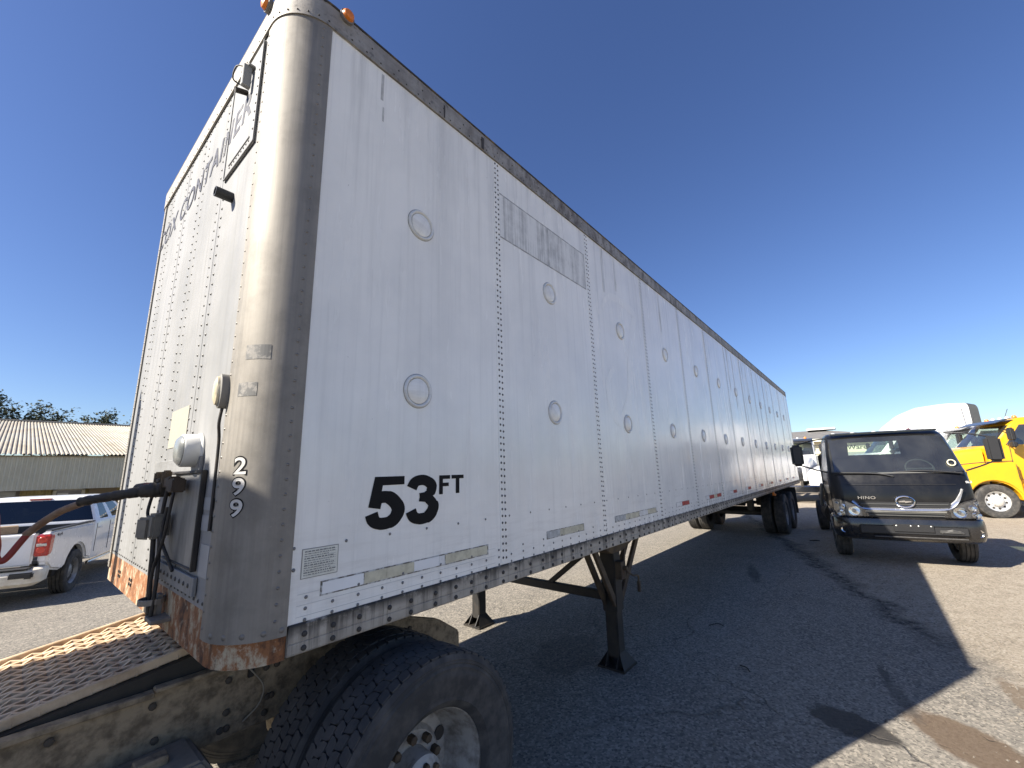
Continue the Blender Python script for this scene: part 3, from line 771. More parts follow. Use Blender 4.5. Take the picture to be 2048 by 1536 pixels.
# 53 FT lettering
def on_side(x0, x1, z0, z1, y=-.0016): return lambda u, v: (x0 + (x1 - x0) * u, y, z0 + (z1 - z0) * v)
def stroke(path, wd, n=8):
    """flat ribbon in (u,v) of constant width along a smoothed path"""
    pts = smooth_path([(a, c, 0) for a, c in path], n); L_, R_ = [], []
    for i, q in enumerate(pts):
        t = (pts[min(i + 1, len(pts) - 1)] - pts[max(i - 1, 0)]).normalized(); nn = Vector((-t.y, t.x, 0)); w_ = wd[min(i * len(wd) // len(pts), len(wd) - 1)] if isinstance(wd, (list, tuple)) else wd
        L_.append(q + nn * w_ / 2); R_.append(q - nn * w_ / 2)
    return L_, R_
def glyph(name, strokes, polys, x0, z0, h, m, parent, sx=1.0):
    b = MB(); e = 0
    for path, wd in strokes:
        A, B = stroke(path, wd); n = len(A)
        b.add([(x0 + q.x * h * sx, -.0016 - e, z0 + q.y * h) for q in A] + [(x0 + q.x * h * sx, -.0016 - e, z0 + q.y * h) for q in B], [(i, i + 1, n + i + 1, n + i) for i in range(n - 1)]); e += .0002
    for poly in polys:
        b.add([(x0 + u * h * sx, -.0016 - e, z0 + v * h) for u, v in poly], [tuple(range(len(poly)))]); e += .0002
    return b.build(name, m, parent)
p5 = [([(.16, .40), (.22, .58), (.44, .58), (.61, .36), (.52, .15), (.33, .095), (.17, .15), (.11, .30)], [.22, .23, .25, .26, .25, .23, .22, .23])]
glyph('letter', p5, [[(.15, 1.0), (.72, 1.0), (.72, .83), (.30, .83), (.26, .56), (.24, .40), (.05, .43)]], .500, 1.590, .232, BLACKP, tr, 1.22)
p3 = [([(.11, .74), (.19, .87), (.37, .90), (.53, .80), (.53, .66), (.44, .57), (.28, .545)], [.22, .22, .22, .23, .22, .19, .17]), ([(.28, .54), (.48, .49), (.585, .33), (.50, .15), (.33, .095), (.17, .14), (.10, .28)], [.17, .21, .25, .26, .23, .22, .22])]
glyph('letter', p3, [], .716, 1.590, .232, BLACKP, tr, 1.24)
glyph('letter', [], [[(0, 0), (0, 1), (.66, 1), (.66, .80), (.22, .80), (.22, .60), (.58, .60), (.58, .41), (.22, .41), (.22, 0)]], .922, 1.722, .097, BLACKP, tr, 1.18)
glyph('letter', [], [[(.27, 0), (.27, .80), (0, .80), (0, 1), (.78, 1), (.78, .80), (.50, .80), (.50, 0)]], 1.008, 1.722, .097, BLACKP, tr, 1.18)

# ghost of a removed decal on the second panel, ghost script on the third
b = MB(); b.box(((1.455 + 2.655) / 2, -.0016, 3.625), (1.196, .0012, .335)); b.build('removed_decal_patch', GHOST, tr)
b = MB()
for z in (3.797, 3.452): b.box((2.055, -.0018, z), (1.196, .0014, .009))
b.build('decal_edge_grime', mat('edge_grime', (.25, .25, .245), .7, dirt=(.55, .56, .55), dscale=14, damt=.9), tr)
GS = panel_mat('ghost_white', .35, (.87, .86, .80), .2)
def ribbon(pts, wd, m, nm):
    A, B = stroke(pts, wd, 8); n = len(A); b = MB()
    b.add([(q.x, -.0010, q.y) for q in A] + [(q.x, -.0010, q.y) for q in B], [(i, i + 1, n + i + 1, n + i) for i in range(n - 1)]); return b.build(nm, m, tr)
ribbon([(2.95, 3.36), (3.10, 3.52), (3.42, 3.56), (3.70, 3.50), (3.64, 3.30), (3.50, 2.9), (3.42, 2.55), (3.20, 2.28), (3.0, 2.36), (2.96, 2.62), (3.10, 2.78)], [.05, .08, .10, .11, .12, .13, .13, .11, .09, .06], GS, 'ghost_script')

# streak below the splice
b = MB(); b.box((.494, -.0006, 3.93), (.016, .001, .17)); b.box((.505, -.0006, 3.76), (.010, .001, .09)); b.build('dirt_run', mat('grime_run', (.55, .55, .53), .6, dirt=(.22, .21, .20), dscale=26, damt=.9, stretch=(1, 1, .3)), tr)

GR2 = mat('pale_grime_run', (.66, .66, .63), .35, dirt=(.36, .36, .34), dscale=16, damt=.85, stretch=(1, 1, .12), lohi=(.48, .62))
for (x, wd, z0, z1) in ((9.28, .05, 1.9, 4.02), (9.60, .03, 2.3, 4.02), (9.72, .05, 2.9, 4.02), (8.02, .035, 3.2, 4.02), (8.40, .05, 2.9, 4.02), (10.9, .05, 2.5, 4.02), (12.1, .04, 2.2, 4.02), (3.02, .04, 3.55, 4.02), (3.30, .03, 3.65, 4.02), (4.55, .04, 3.5, 4.02)):
    b = MB(); b.box((x, -.0014, (z0 + z1) / 2), (wd, .0010, z1 - z0)); b.build('dirt_run', GR2, tr)

# --- equipment on the front wall
text_on('lettering', 'COX CONTAINER', lambda u, v: (-.0092 if 2.42 - 2.05 * u < .708 else -.0014, 2.42 - 2.05 * u, 3.635 + .155 * v), GREYP, tr, .016, 1.08, .12)
# upper hatch plate with folded edges
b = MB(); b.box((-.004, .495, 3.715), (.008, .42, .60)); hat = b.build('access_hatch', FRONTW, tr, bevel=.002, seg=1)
b = MB()
for (c, d) in (((-.010, .495, 3.419), (.005, .43, .007)), ((-.010, .281, 3.715), (.005, .006, .60)), ((-.010, .709, 3.715), (.005, .005, .60)), ((-.010, .495, 3.475), (.005, .30, .006))): b.box(c, d)
b.build('hatch_frame', mat('hatch_edge', (.22, .22, .215), .5, dirt=(.08, .08, .08), dscale=12, damt=.6), hat)
b = MB(); b.box((-.036, .41, 3.86), (.040, .026, .13)); b.box((-.020, .41, 3.925), (.035, .05, .012)); b.build('hatch_latch', mat('latch_grey', (.26, .26, .25), .5, .3), hat, bevel=.003, seg=1)
b = MB(); b.tube([(-.01, .47, 3.82), (-.065, .47, 3.80)], .014, 10); b.tube(smooth_path([(-.05, .41, 3.91), (-.075, .45, 3.92), (-.07, .50, 3.88), (-.02, .47, 3.85)]), .004, 6); b.build('latch_pin', STEELK, hat, smooth=40)
b = MB()
for k in range(9): b.dome((-.0085, .31, 3.50 + k * .05), (-1, 0, 0), .006, .004); b.dome((-.0085, .35 + k * .035, 3.455), (-1, 0, 0), .006, .004)
b.build('hatch_rivets', RIVET, hat, smooth=50, kind='stuff')
# pipe stub
b = MB(); b.lathe([(.018, .0), (.026, .0), (.026, .075), (.019, .075), (.018, .01)], (-.0, .545, 3.238), axis='x', n=20, sign=-1); b.build('pipe_stub', DARKPL, tr, smooth=40)
# round white lamp
p = sub_empty('round_lamp', tr, (0, .565, 1.960))
b = MB(); b.lathe([(.078, 0), (.078, .005), (.072, .012), (.072, .062), (.068, .068), (.062, .068)], axis='x', n=36, sign=-1); b.build('housing', mat('lamp_white', (.66, .66, .63), .45, dirt=(.45, .44, .40), dscale=9, damt=.5), p, smooth=40)
b = MB(); b.lathe([(.064, .060), (.064, .072), (.050, .084), (.02, .090), (0, .091)], axis='x', n=36, sign=-1); b.build('lens', GREYLENS, p, smooth=40)
# oval marker lamp with wire at the post edge
p = sub_empty('oval_lamp', tr, (-.003, .248, 2.185))
b = MB(); n = 24
def oval(sx, sz, x): return [(x, sx * cos(2 * pi * k / n), sz * sin(2 * pi * k / n) * (1.0)) for k in range(n)]
def ovl(b, lay):
    vs = [q for l_ in lay for q in oval(*l_)]; b.add(vs, [(i * n + k, i * n + (k + 1) % n, (i + 1) * n + (k + 1) % n, (i + 1) * n + k) for i in range(len(lay) - 1) for k in range(n)] + [tuple((len(lay) - 1) * n + k for k in range(n))])
ovl(b, [(.032, .072, 0), (.032, .072, -.030), (.026, .064, -.034)]); b.build('housing', mat('lamp_grey', (.20, .19, .17), .6), p, smooth=40)
b = MB(); ovl(b, [(.026, .063, -.030), (.023, .058, -.042), (.012, .035, -.050)]); b.build('lens', mat('lamp_lens', (.60, .52, .36), .25, dirt=(.45, .38, .24), dscale=20, damt=.6, coat=.6), p, smooth=40)
b = MB(); b.tube(smooth_path([(-.012, .0, -.065), (-.016, .006, -.13), (-.006, .018, -.20), (-.004, .018, -.34), (-.004, .016, -.55)]), .006, 8); b.build('wire', HOSEK, p, smooth=50)
# stickers
b = MB(); b.box((-.0012, .99, 2.10), (.0016, .34, .20)); b.build('faded_sticker', mat('sticker_cream', (.36, .34, .27), .6, dirt=(.30, .29, .25), dscale=14, damt=.8), tr)
b = MB(); b.box((-.0012, .33, 1.735), (.0014, .12, .05)); b.box((-.0012, .33, 1.66), (.0014, .13, .06)); b.box((-.0012, .31, 1.52), (.0014, .11, .12)); b.build('patch_plate', mat('sticker_grey', (.30, .31, .325), .5), tr)
# recessed connection box: frame, dark back, glad hands, plug, conduits
p = sub_empty('connection_box', tr, (0, .66, 1.68))
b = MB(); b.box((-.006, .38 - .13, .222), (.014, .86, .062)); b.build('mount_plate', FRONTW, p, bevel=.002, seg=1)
b = MB()
for c, d in (((-.010, .0, .185), (.020, .52, .014)), ((-.010, -.255, -.01), (.020, .014, .40)), ((-.008, .0, -.205), (.014, .52, .010))): b.box(c, d)
b.build('box_frame', STEELK, p, bevel=.003, seg=1)
b = MB(); b.box((-.004, -.05, -.01), (.010, .40, .38)); b.build('back_plate', mat('box_back', (.27, .265, .25), .5, .2, dirt=(.09, .085, .08), dscale=7, damt=.8, stretch=(1, 1, .3)), p)
b = MB(); b.box((-.008, .03, -.262), (.014, .66, .07)); b.build('sill_plate', FRONTW, p, bevel=.002, seg=1)
b = MB()
for k in range(9): b.dome((-.016, -.24 + k * .065, -.262), (-1, 0, 0), .010, .005)
b.build('sill_rivets', RIVET, p, smooth=50, kind='stuff')
b = MB(); b.box((-.035, .16, .145), (.05, .16, .05)); b.box((-.035, .30, .12), (.06, .10, .09)); b.box((-.05, -.02, .13), (.05, .10, .06))
b.tube([(-.05, .18, .125), (-.05, .18, .20)], .020, 10); b.tube([(-.05, .33, .10), (-.05, .33, .195)], .022, 10); b.build('brass_fitting', BROWNST, p, bevel=.006)
b = MB(); b.box((-.050, .215, -.055), (.07, .12, .11)); b.box((-.095, .25, -.065), (.024, .085, .10), M=Matrix.Rotation(.35, 3, 'Z')); b.build('plug_socket', mat('socket_grey', (.20, .185, .155), .65, dirt=(.09, .08, .07), dscale=12, damt=.6), p, bevel=.010)
b = MB()
for pts, rad in (([(-.04, .18, .12), (-.05, .17, -.05), (-.045, .13, -.25), (-.05, .12, -.44)], .008), ([(-.06, .22, -.11), (-.055, .21, -.22), (-.05, .22, -.30), (-.045, .19, -.44)], .010), ([(-.05, .26, -.11), (-.05, .25, -.25), (-.045, .22, -.35), (-.04, .21, -.45)], .0075), ([(-.04, .14, .03), (-.05, .12, -.10), (-.03, .05, -.19), (-.02, .0, -.235)], .007), ([(-.05, .25, -.10), (-.05, .23, -.2), (-.05, .20, -.32), (-.05, .15, -.45)], .006), ([(-.03, .10, .11), (-.045, .06, .02), (-.05, .09, -.12), (-.06, .15, -.26), (-.05, .16, -.44)], .0065), ([(-.06, .36, .09), (-.075, .33, .0), (-.06, .29, -.05)], .007)):
    b.tube(smooth_path(pts, 6), rad, 8)
b.build('cables', HOSEK, p, smooth=50)
b = MB(); b.lathe([(.050, -.012), (.050, .012), (.044, .012), (.044, -.012), (.050, -.012)], (-.045, .165, -.375), axis='z', n=18); b.box((-.03, .09, -.44), (.07, .12, .016)); b.box((-.02, .16, -.40), (.02, .05, .10)); b.build('cable_clamp', mat('clamp_steel', (.30, .27, .23), .6, .3, dirt=(.14, .11, .08), dscale=9, damt=.7), p, bevel=.002, seg=1)
b = MB(); b.lathe([(.024, 0), (.030, .01), (.030, .05), (.022, .06), (0, .06)], (-.045, .36, .115), axis='x', n=18, sign=-1); b.build('glad_hand', mat('glad_hand_red', (.16, .035, .028), .5, .2, dirt=(.07, .05, .04), dscale=10, damt=.7), p, smooth=40)
b = MB(); b.tube([(-.085, .36, .112), (-.12, .40, .11)], [.034, .030], 14); b.box((-.06, .255, .11), (.07, .07, .07)); b.build('coupling_body', STEELK, p, bevel=.006)

# landing gear
lg = sub_empty('landing_gear', tr, (3.43, 0, 0))
for yc in (.36, W - .40):
    b = MB(); b.box((0, yc, .285), (.125, .125, .40)); b.box((0, yc, .80), (.15, .15, .64)); b.build('leg', STEELK, lg, bevel=.008)
    b = MB(); b.box((0, yc, .012), (.27, .27, .018))
    for s1 in (-1, 1):
        b.prism([(s1 * .062, .02), (s1 * .130, .02), (s1 * .062, .13)], 'y', yc - .060, yc - .050); b.prism([(s1 * .062, .02), (s1 * .130, .02), (s1 * .062, .13)], 'y', yc + .050, yc + .060)
        b.prism([(yc + s1 * .062, .02), (yc + s1 * .130, .02), (yc + s1 * .062, .13)], 'x', -.060, -.050); b.prism([(yc + s1 * .062, .02), (yc + s1 * .130, .02), (yc + s1 * .062, .13)], 'x', .050, .060)
    b.add([(-.062, yc - .062, .13), (.062, yc - .062, .13), (.13, yc - .13, .021), (-.13, yc - .13, .021)], [(0, 1, 2, 3)])
    b.add([(-.062, yc + .062, .13), (.062, yc + .062, .13), (.13, yc + .13, .021), (-.13, yc + .13, .021)], [(3, 2, 1, 0)])
    b.build('foot', STEELK, lg)
    b = MB()
    for dx in (-.42, .58):
        for dy in (-.05, .05): b.bar((dx, yc + dy, 1.13), (.05 * (1 if dx > 0 else -1), yc + dy, .55), .035, .06)
    b.bar((.24, yc - .055, 1.12), (.16, yc - .055, .86), .03, .03)
    b.build('gusset_brace', BROWNST, lg, bevel=.004, seg=1)
    b = MB(); b.prism([(-.36, 1.185), (.62, 1.185), (.55, 1.13), (.12, 1.02), (-.12, 1.02), (-.34, 1.12)], 'y', yc - .09, yc + .09); b.build('mounting_bracket', BROWNST, lg, bevel=.006, seg=1)
b = MB(); b.bar((0, .36, .60), (0, W - .40, .60), .06, .08); b.build('cross_beam', STEELK, lg, bevel=.004, seg=1)
for a_, c_ in (((0, 1.10, .63), (-.02, .45, 1.12)), ((0, 1.50, .63), (-.02, W - .5, 1.12))):
    b = MB(); b.bar(a_, c_, .04, .05); b.build('diagonal_brace', STEELK, lg, bevel=.004, seg=1)
b = MB(); b.box((.0, .255, .86), (.10, .07, .16)); b.tube([(.0, .23, .88), (.0, .18, .88)], .022, 10); b.tube(smooth_path([(.0, .19, .86), (.10, .18, .80), (.24, .19, .77), (.27, .20, .70)]), .010, 8); b.box((.27, .20, .66), (.03, .03, .10)); b.build('gearbox_crank', BROWNST, lg, bevel=.004, seg=1)

# trailer bogie
for xa in (12.98, 14.22):
    wheel(tr, (xa, .175, .505), .51, .25, .29, 'steel', -1, 1); wheel(tr, (xa, W - .175, .505), .51, .25, .29, 'steel', 1, 1)
    b = MB(); b.tube([(xa, .5, .505), (xa, W - .5, .505)], .065, 14); b.build('axle', STEELK, tr, smooth=40)
b = MB()
for yy in (.78, W - .78): b.box((13.5, yy, 1.05), (3.2, .12, .26)); b.box((12.3, yy, .80), (.20, .14, .34)); b.box((13.6, yy, .82), (.30, .14, .30))
b.box((13.6, W / 2, .92), (.2, 1.0, .12)); b.tube([(12.5, .95, .86), (12.5, 1.65, .86)], .14, 14); b.build('slider_frame', STEELK, tr, bevel=.006, seg=1)
for yy in (.34, W - .34): b_ = MB(); b_.box((15.1, yy, .72), (.012, .60, .76)); b_.build('mud_flap', DARKPL, tr)
b = MB(); b.lathe([(.030, 0), (.030, .012), (.02, .022), (0, .024)], (11.30, .035, 1.10), n=16, sign=-1); b.box((11.30, .06, 1.13), (.05, .04, .10)); b.build('side_lamp', AMBER, tr, smooth=40)

# ------------------------------------------------------------------ the tractor under the trailer nose
TC = 1.08
tk = thing('truck_tractor', 'dusty semi truck tractor coupled under the trailer nose with sandy grip deck', 'truck', (0, TC, 0), world=True)
rail_poly = [(-6.2, .985), (1.17, .985), (1.20, .945), (1.50, .850), (1.675, .735), (1.68, .600), (1.10, .585), (.98, .690), (-6.2, .690)]
for y0, y1 in ((.655, .735), (TC * 2 - .735, TC * 2 - .655)):
    b = MB(); b.prism(rail_poly, 'y', y0, y1); fr = b.build('frame_rail', DUSTST, tk, bevel=.010)
    if y0 < 1:
        b = MB(); b.box((-3.1, .650, .978), (6.14, .05, .022)); b.box((.62, .646, .992), (1.30, .055, .016)); b.build('top_flange', DUSTST, fr, bevel=.004, seg=1)
        b = MB(); rg = random.Random(11)
        for x in (-.55, -.30, -.02, .22, .26, .40, .44, .60, 1.25):
            for z in (.93, .80, .735): 
                if rg.random() < .75: b.lathe([(.014, 0), (.014, .008), (.007, .012), (0, .012)], (x + rg.uniform(-.02, .02), .652, z - (.06 if x > 1 else 0)), n=8, sign=-1)
        b.build('frame_bolts', mat('dusty_bolt', (.085, .066, .046), .8), fr, smooth=40, kind='stuff')
# grip deck: expanded diamond grating between the rails, tipped up towards the fifth wheel
def gp(x, y, dz=0.0): return (x, y, 1.070 + .150 * x + dz)
gd = sub_empty('grip_deck', tk, (0, 0, 0))
b = MB(); px_, py_ = .066, .080; X0, X1, Y0, Y1 = -1.30, .32, .735, 1.515
ns = int((Y1 - Y0) / (py_ / 2)); na = int((X1 - X0) / (px_ / 2))
for j in range(ns + 1):
    yc = Y0 + j * py_ / 2; sg = 1 if j % 2 else -1; rows = []
    for i in range(na + 1):
        x = X0 + i * px_ / 2; yy = yc + sg * (.5 if i % 2 else -.5) * (py_ / 2 - .013); hi = .010 * (1 if i % 2 else .25)
        rows.append((x, yy, hi))
    vs = []
    for (x, yy, hi) in rows:
        vs += [gp(x, yy - .0110, hi - .024), gp(x, yy - .0090, hi), gp(x, yy + .0090, hi), gp(x, yy + .0110, hi - .024)]
    b.add(vs, [(4 * i + k, 4 * i + (k + 1) % 4, 4 * i + 4 + (k + 1) % 4, 4 * i + 4 + k) for i in range(na) for k in range(4)])
b.build('grating', GRATE, gd)
b = MB()
for yy in (Y0 - .012, Y1 + .012):
    b.bar(gp(X0, yy, .004), gp(X1, yy, .004), .020, .038)
b.bar(gp(X0 + .35, (Y0 + Y1) / 2 - .16, .002), gp(X1, (Y0 + Y1) / 2 - .16, .002), .022, .020)
b.build('edge_bar', GRATE, gd, bevel=.004, seg=1)
b = MB(); b.bar(gp(X0, .705, -.055), gp(X1, .705, -.055), .05, .075); b.bar(gp(X0, Y1 - .02, -.055), gp(X1, Y1 - .02, -.055), .04, .075)
b.bar(gp(X0, .9, -.16), gp(X1, .9, -.16), .02, .02); b.build('deck_support', STEELK, gd)
b = MB(); b.box((-.4, TC, .80), (1.9, .74, .03)); b.build('cross_plate', STEELK, tk)
# fifth wheel
b = MB(); b.lathe([(.50, -.045), (.50, 0), (.44, .012), (0, .012)], (.93, TC, 1.150), axis='z', n=40); b.box((.93, TC, 1.04), (.55, .62, .14)); b.box((.28, .80, 1.045), (.26, .14, .10)); b.build('fifth_wheel', BROWNFL, tk, bevel=.006, seg=1)
# drive wheels
wheel(tk, (.796, -.020, .518), .518, .280, .292, 'dusty', -1, 1, tread=True)
wheel(tk, (.796, TC * 2 + .020, .518), .518, .280, .292, 'dusty', 1, 1, tread=True)
b = MB(); b.tube([(.796, .30, .518), (.796, TC * 2 - .30, .518)], .085, 16); b.lathe([(.10, -.16), (.20, -.08), (.21, .0), (.17, .10), (.08, .14)], (.796, TC, .518), axis='y', n=20); b.build('axle_housing', DUSTST, tk, smooth=40)
# bracket box on the rail, air line loop
b = MB(); b.prism([(-.36, .58), (-.36, .735), (-.22, .765), (.10, .775), (.155, .70), (.155, .40), (-.30, .40)], 'y', .40, .645); bx = b.build('side_bracket', mat('dusty_grey_bracket', (.25, .215, .165), .8, dirt=(.12, .095, .065), dscale=6, damt=.7, bump=.3), tk, bevel=.012)
b = MB(); b.box((-.16, .50, .772), (.12, .10, .03)); b.box((-.04, .52, .783), (.10, .06, .035)); b.lathe([(.022, 0), (.022, .03), (0, .035)], (-.22, .46, .77), axis='z', n=10); b.build('bracket_clutter', DUSTST, bx, bevel=.004, seg=1)
b = MB(); b.tube(smooth_path([(.30, .648, .975), (.34, .635, .93), (.385, .63, .86), (.37, .63, .79), (.31, .64, .74)]), .0035, 6); b.build('wire_loop', mat('pale_wire', (.30, .25, .18), .6), tk, smooth=50)
b = MB(); b.box((.33, .648, .955), (.022, .02, .08)); b.build('wire_bracket', STEELK, tk)
# fuel-tank step and cab ahead of the frame edge (their shadow falls on the trailer front)
cabg = cab_shell([(.95, -4.9, -2.20 - 3.0, 1.10, .2, .2), (1.0, -4.9, -5.2, 1.10, .2, .2)], lambda r, z, k: 'body')
b = loftx([(-2.25, .95, 3.72, 1.13, .16, .02), (-2.6, .95, 3.78, 1.15, .18, .02), (-4.2, .95, 3.70, 1.15, .18, .02), (-4.9, .95, 3.20, 1.12, .2, .02), (-5.6, .95, 2.60, 1.10, .2, .02)])
b.v = [(x, y + TC, z) for x, y, z in b.v]; b.build('sleeper_cab', TRUCKW, tk, smooth=35)
b = MB()
for yy in (.25, .55, 1.45): b.box((-2.35, yy, 3.80), (.10, .07, .10))
b.tube([(-2.12, .20, .95), (-2.12, .20, 3.95)], .065, 14); b.build('exhaust_stack', CHROME, tk, smooth=40)
b = loftx([(-5.6, .90, 2.2, .95, .2, .04), (-7.2, .90, 1.95, .85, .25, .05), (-7.6, .90, 1.7, .75, .25, .03)]); b.v = [(x, y + TC, z) for x, y, z in b.v]; b.build('hood', TRUCKW, tk, smooth=35)
for yy, sd_ in ((.08, -1), (TC * 2 - .08, 1)): wheel(tk, (-6.4, yy, .50), .51, .27, .29, 'steel', sd_)
# slim post that throws the narrow shadow
b = MB(); b.box((-1.30, 2.775, 1.68), (.07, .085, 3.56)); b.prism([(2.7325, 3.46), (2.8175, 3.46), (2.80, 3.56)], 'x', -1.335, -1.265)
o = b.build('steel_post', STEELK); tag(o, 'slim steel post whose narrow shadow falls down the trailer front', 'post')

# air hose from the glad hand to the tractor
ah = thing('air_hose', 'black to weathered red air hose hooked to the trailer front', 'hose', (-.15, .55, 1.75), world=True)
rh = random.Random(4); hp = smooth_path([(-.105, .62, 1.797), (-.16, .64, 1.790), (-.24, .70, 1.775), (-.33, .80, 1.755)], 12); b = MB(); b.tube(hp, [(.030 if i < 14 else .021 - .003 * (i - 14) / 22) * rh.uniform(.86, 1.13) for i in range(len(hp))], 12); b.build('black_sleeve', HOSEK, ah, smooth=50)
HS = [(-.30, .77, 1.764), (-.325, .86, 1.745), (-.37, .96, 1.715), (-.41, 1.02, 1.675), (-.455, 1.06, 1.622)]
b = MB(); b.tube(smooth_path(HS, 6), .0150, 12); b.build('worn_hose', HOSEB, ah, smooth=50)
b = MB(); b.tube(smooth_path([(-.446, 1.055, 1.634), (-.470, 1.06, 1.585), (-.492, 1.06, 1.540), (-.508, 1.06, 1.525), (-.525, 1.06, 1.545), (-.535, 1.06, 1.62), (-.60, 1.06, 1.80), (-.9, 1.05, 1.95), (-1.6, 1.05, 1.75), (-2.2, 1.05, 1.7)], 6), .0125, 12); b.build('red_hose', HOSER, ah, smooth=50)

# ------------------------------------------------------------------ black cab-over truck
bt = thing('cabover_truck', 'black cab-over truck with chrome grille strip facing the camera', 'truck', (10.70, -2.0, 0), radians(188))
LV = [(.70, .85, -.72, .955, .16, .06), (.84, .90, -.72, .965, .17, .06), (1.00, .93, -.73, .975, .18, .06), (1.14, .935, -.73, .98, .18, .06), (1.35, .915, -.74, .98, .18, .06), (1.52, .875, -.74, .975, .18, .06), (1.615, .83, -.74, .97, .18, .06),
      (1.66, .79, -.74, .962, .17, .06), (1.96, .595, -.72, .93, .15, .06), (2.23, .415, -.70, .895, .14, .06), (2.285, .36, -.69, .885, .14, .06), (2.35, .26, -.68, .865, .16, .08), (2.395, .12, -.66, .83, .18, .10), (2.415, -.02, -.60, .76, .18, .12)]
def pk(r, z, k):
    if 6 <= r <= 9 and (z == 'front' or (z == 'cl' and k < 2) or (z == 'cr' and k >= 2)): return 'windshield'
    if r in (7, 8) and z == 'left' and 0 <= k <= 5: return 'window_l'
    if r in (7, 8) and z == 'right' and 2 <= k <= 7: return 'window_r'
    if r == 8 and z == 'back' and 2 <= k <= 5: return 'rear_window'
    return 'body'
g = cab_shell(LV, pk, .055)
body = g['body'].build('cab_body', MATTEK, bt, smooth=32)
g['windshield'].build('windshield', GLASSW, bt, smooth=40)
for nm in ('window_l', 'window_r'): g[nm].build('side_window', GLASSW, bt, smooth=40)
g['rear_window'].build('rear_window', glass_mat('rear_glass', (.85, .92, .88), .02), bt, smooth=40)
# interior
b = MB(); b.box((.35, 0, 1.50), (.62, 1.74, .22)); b.box((-.1, 0, 1.0), (1.1, 1.7, .1)); b.build('dashboard', INTER, bt, bevel=.05, seg=3)
for yy in (-.50, .50):
    b = MB(); b.box((-.38, yy, 1.25), (.46, .46, .16)); b.box((-.58, yy, 1.58), (.13, .46, .62)); b.build('seat', INTER, bt, bevel=.04, seg=2)
b = MB(); n = 24; Mx = Matrix.Rotation(radians(-32), 3, 'Y')
b.tube([Vector((.12, .50, 1.66)) + Mx @ Vector((0, .20 * cos(2 * pi * k / n), .20 * sin(2 * pi * k / n))) for k in range(n + 1)], .014, 8, cap=False); b.bar(Vector((.12, .5, 1.66)) + Mx @ Vector((0, -.2, 0)), Vector((.12, .5, 1.66)) + Mx @ Vector((0, .2, 0)), .03, .03); b.build('steering_wheel', INTER, bt, smooth=40)
# door seams, handles
for s1 in (-1, 1):
    b = MB(); yy = .983 * s1
    for a, c in (((.62, yy, 1.60), (.66, yy, .92)), ((-.52, .975 * s1, 1.62), (-.52, yy, .92)), ((.66, yy, .92), (-.52, yy, .92))): b.bar(a, c, .008, .010)
    b.build('door_seam', DARKPL, bt)
    b = MB(); b.box((-.36, .99 * s1, 1.42), (.16, .03, .04)); b.build('door_handle', DARKPL, bt, bevel=.008)
# roof marker lights
for yy in (-.72, -.40, -.06, .28, .64):
    b = MB(); b.lathe([(.050, 0), (.048, .02), (.030, .042), (0, .048)], (.10, yy, 2.375), axis='z', n=16); b.build('roof_marker', LENS, bt, smooth=40)
b = MB(); b.box((.30, .0, 2.372), (.10, 1.62, .035)); b.build('roof_lip', GLOSSK, bt, bevel=.012)
# grille area
b = MB(); b.box((.925, 0, 1.045), (.06, 1.22, .10)); b.box((.925, 0, .895), (.05, 1.18, .13)); b.build('grille_recess', DARKPL, bt, bevel=.012)
for z, wd in ((1.058, 1.16), (.905, 1.10), (.865, 1.08)):
    b = MB(); b.box((.955, 0, z), (.03, wd, .016)); b.build('grille_bar', mat('grille_grey', (.10, .10, .095), .4, .3), bt, bevel=.004, seg=1)
def fx(y): return .945 - .055 * (y / .97) ** 2
b = MB(); pth = [(.80, 1.32), (.76, 1.22), (.70, 1.11), (.60, 1.015), (.50, .985), (.25, .975), (0, .972), (-.25, .975), (-.50, .985), (-.60, 1.015), (-.70, 1.11)]
pts = smooth_path([(fx(y) + .020, y, z) for y, z in pth], 5); m_ = len(pts); vs = []
for i, q in enumerate(pts):
    t_ = (pts[min(i + 1, m_ - 1)] - pts[max(i - 1, 0)]).normalized(); nn = Vector((0, t_.z, -t_.y)).normalized()
    if nn.z < 0: nn = -nn
    k_ = .35 + .65 * min(1, max(0, i - 3) / 9)
    vs += [q + nn * .030 * k_ + Vector((-.030, 0, 0)), q + nn * .012 * k_ + Vector((.004, 0, 0)), q - nn * .020 * k_ + Vector((.026, 0, 0)), q - nn * .036 * k_ + Vector((.0, 0, 0))]
b.add(vs, [(4 * i + j, 4 * i + j + 1, 4 * i + 5 + j, 4 * i + 4 + j) for i in range(m_ - 1) for j in range(3)]); b.build('chrome_strip', mat('bright_chrome', (.86, .87, .90), .16, .9), bt, smooth=60)
b = MB(); b.box((.962, 0, .935), (.02, 1.08, .03)); b.build('lower_chrome', mat('satin_trim', (.30, .29, .26), .35, .6), bt, bevel=.004, seg=1)
b = MB(); b.tube([(.835 - .055 * (y / .97) ** 2 + .006, y, 1.600) for y in [k * .08 for k in range(-10, 11)]], .010, 6); b.build('cowl_highlight', mat('cowl_highlight_grey', (.20, .20, .19), .4), bt, smooth=50)  # grey tube stands in for the highlight along the cowl edge
b = MB(); b.tube([(.905 - .055 * (y / .97) ** 2 + .012, y, 1.395) for y in [k * .075 for k in range(-10, 11)]], .004, 6); b.build('panel_gap', DARKPL, bt, smooth=50)
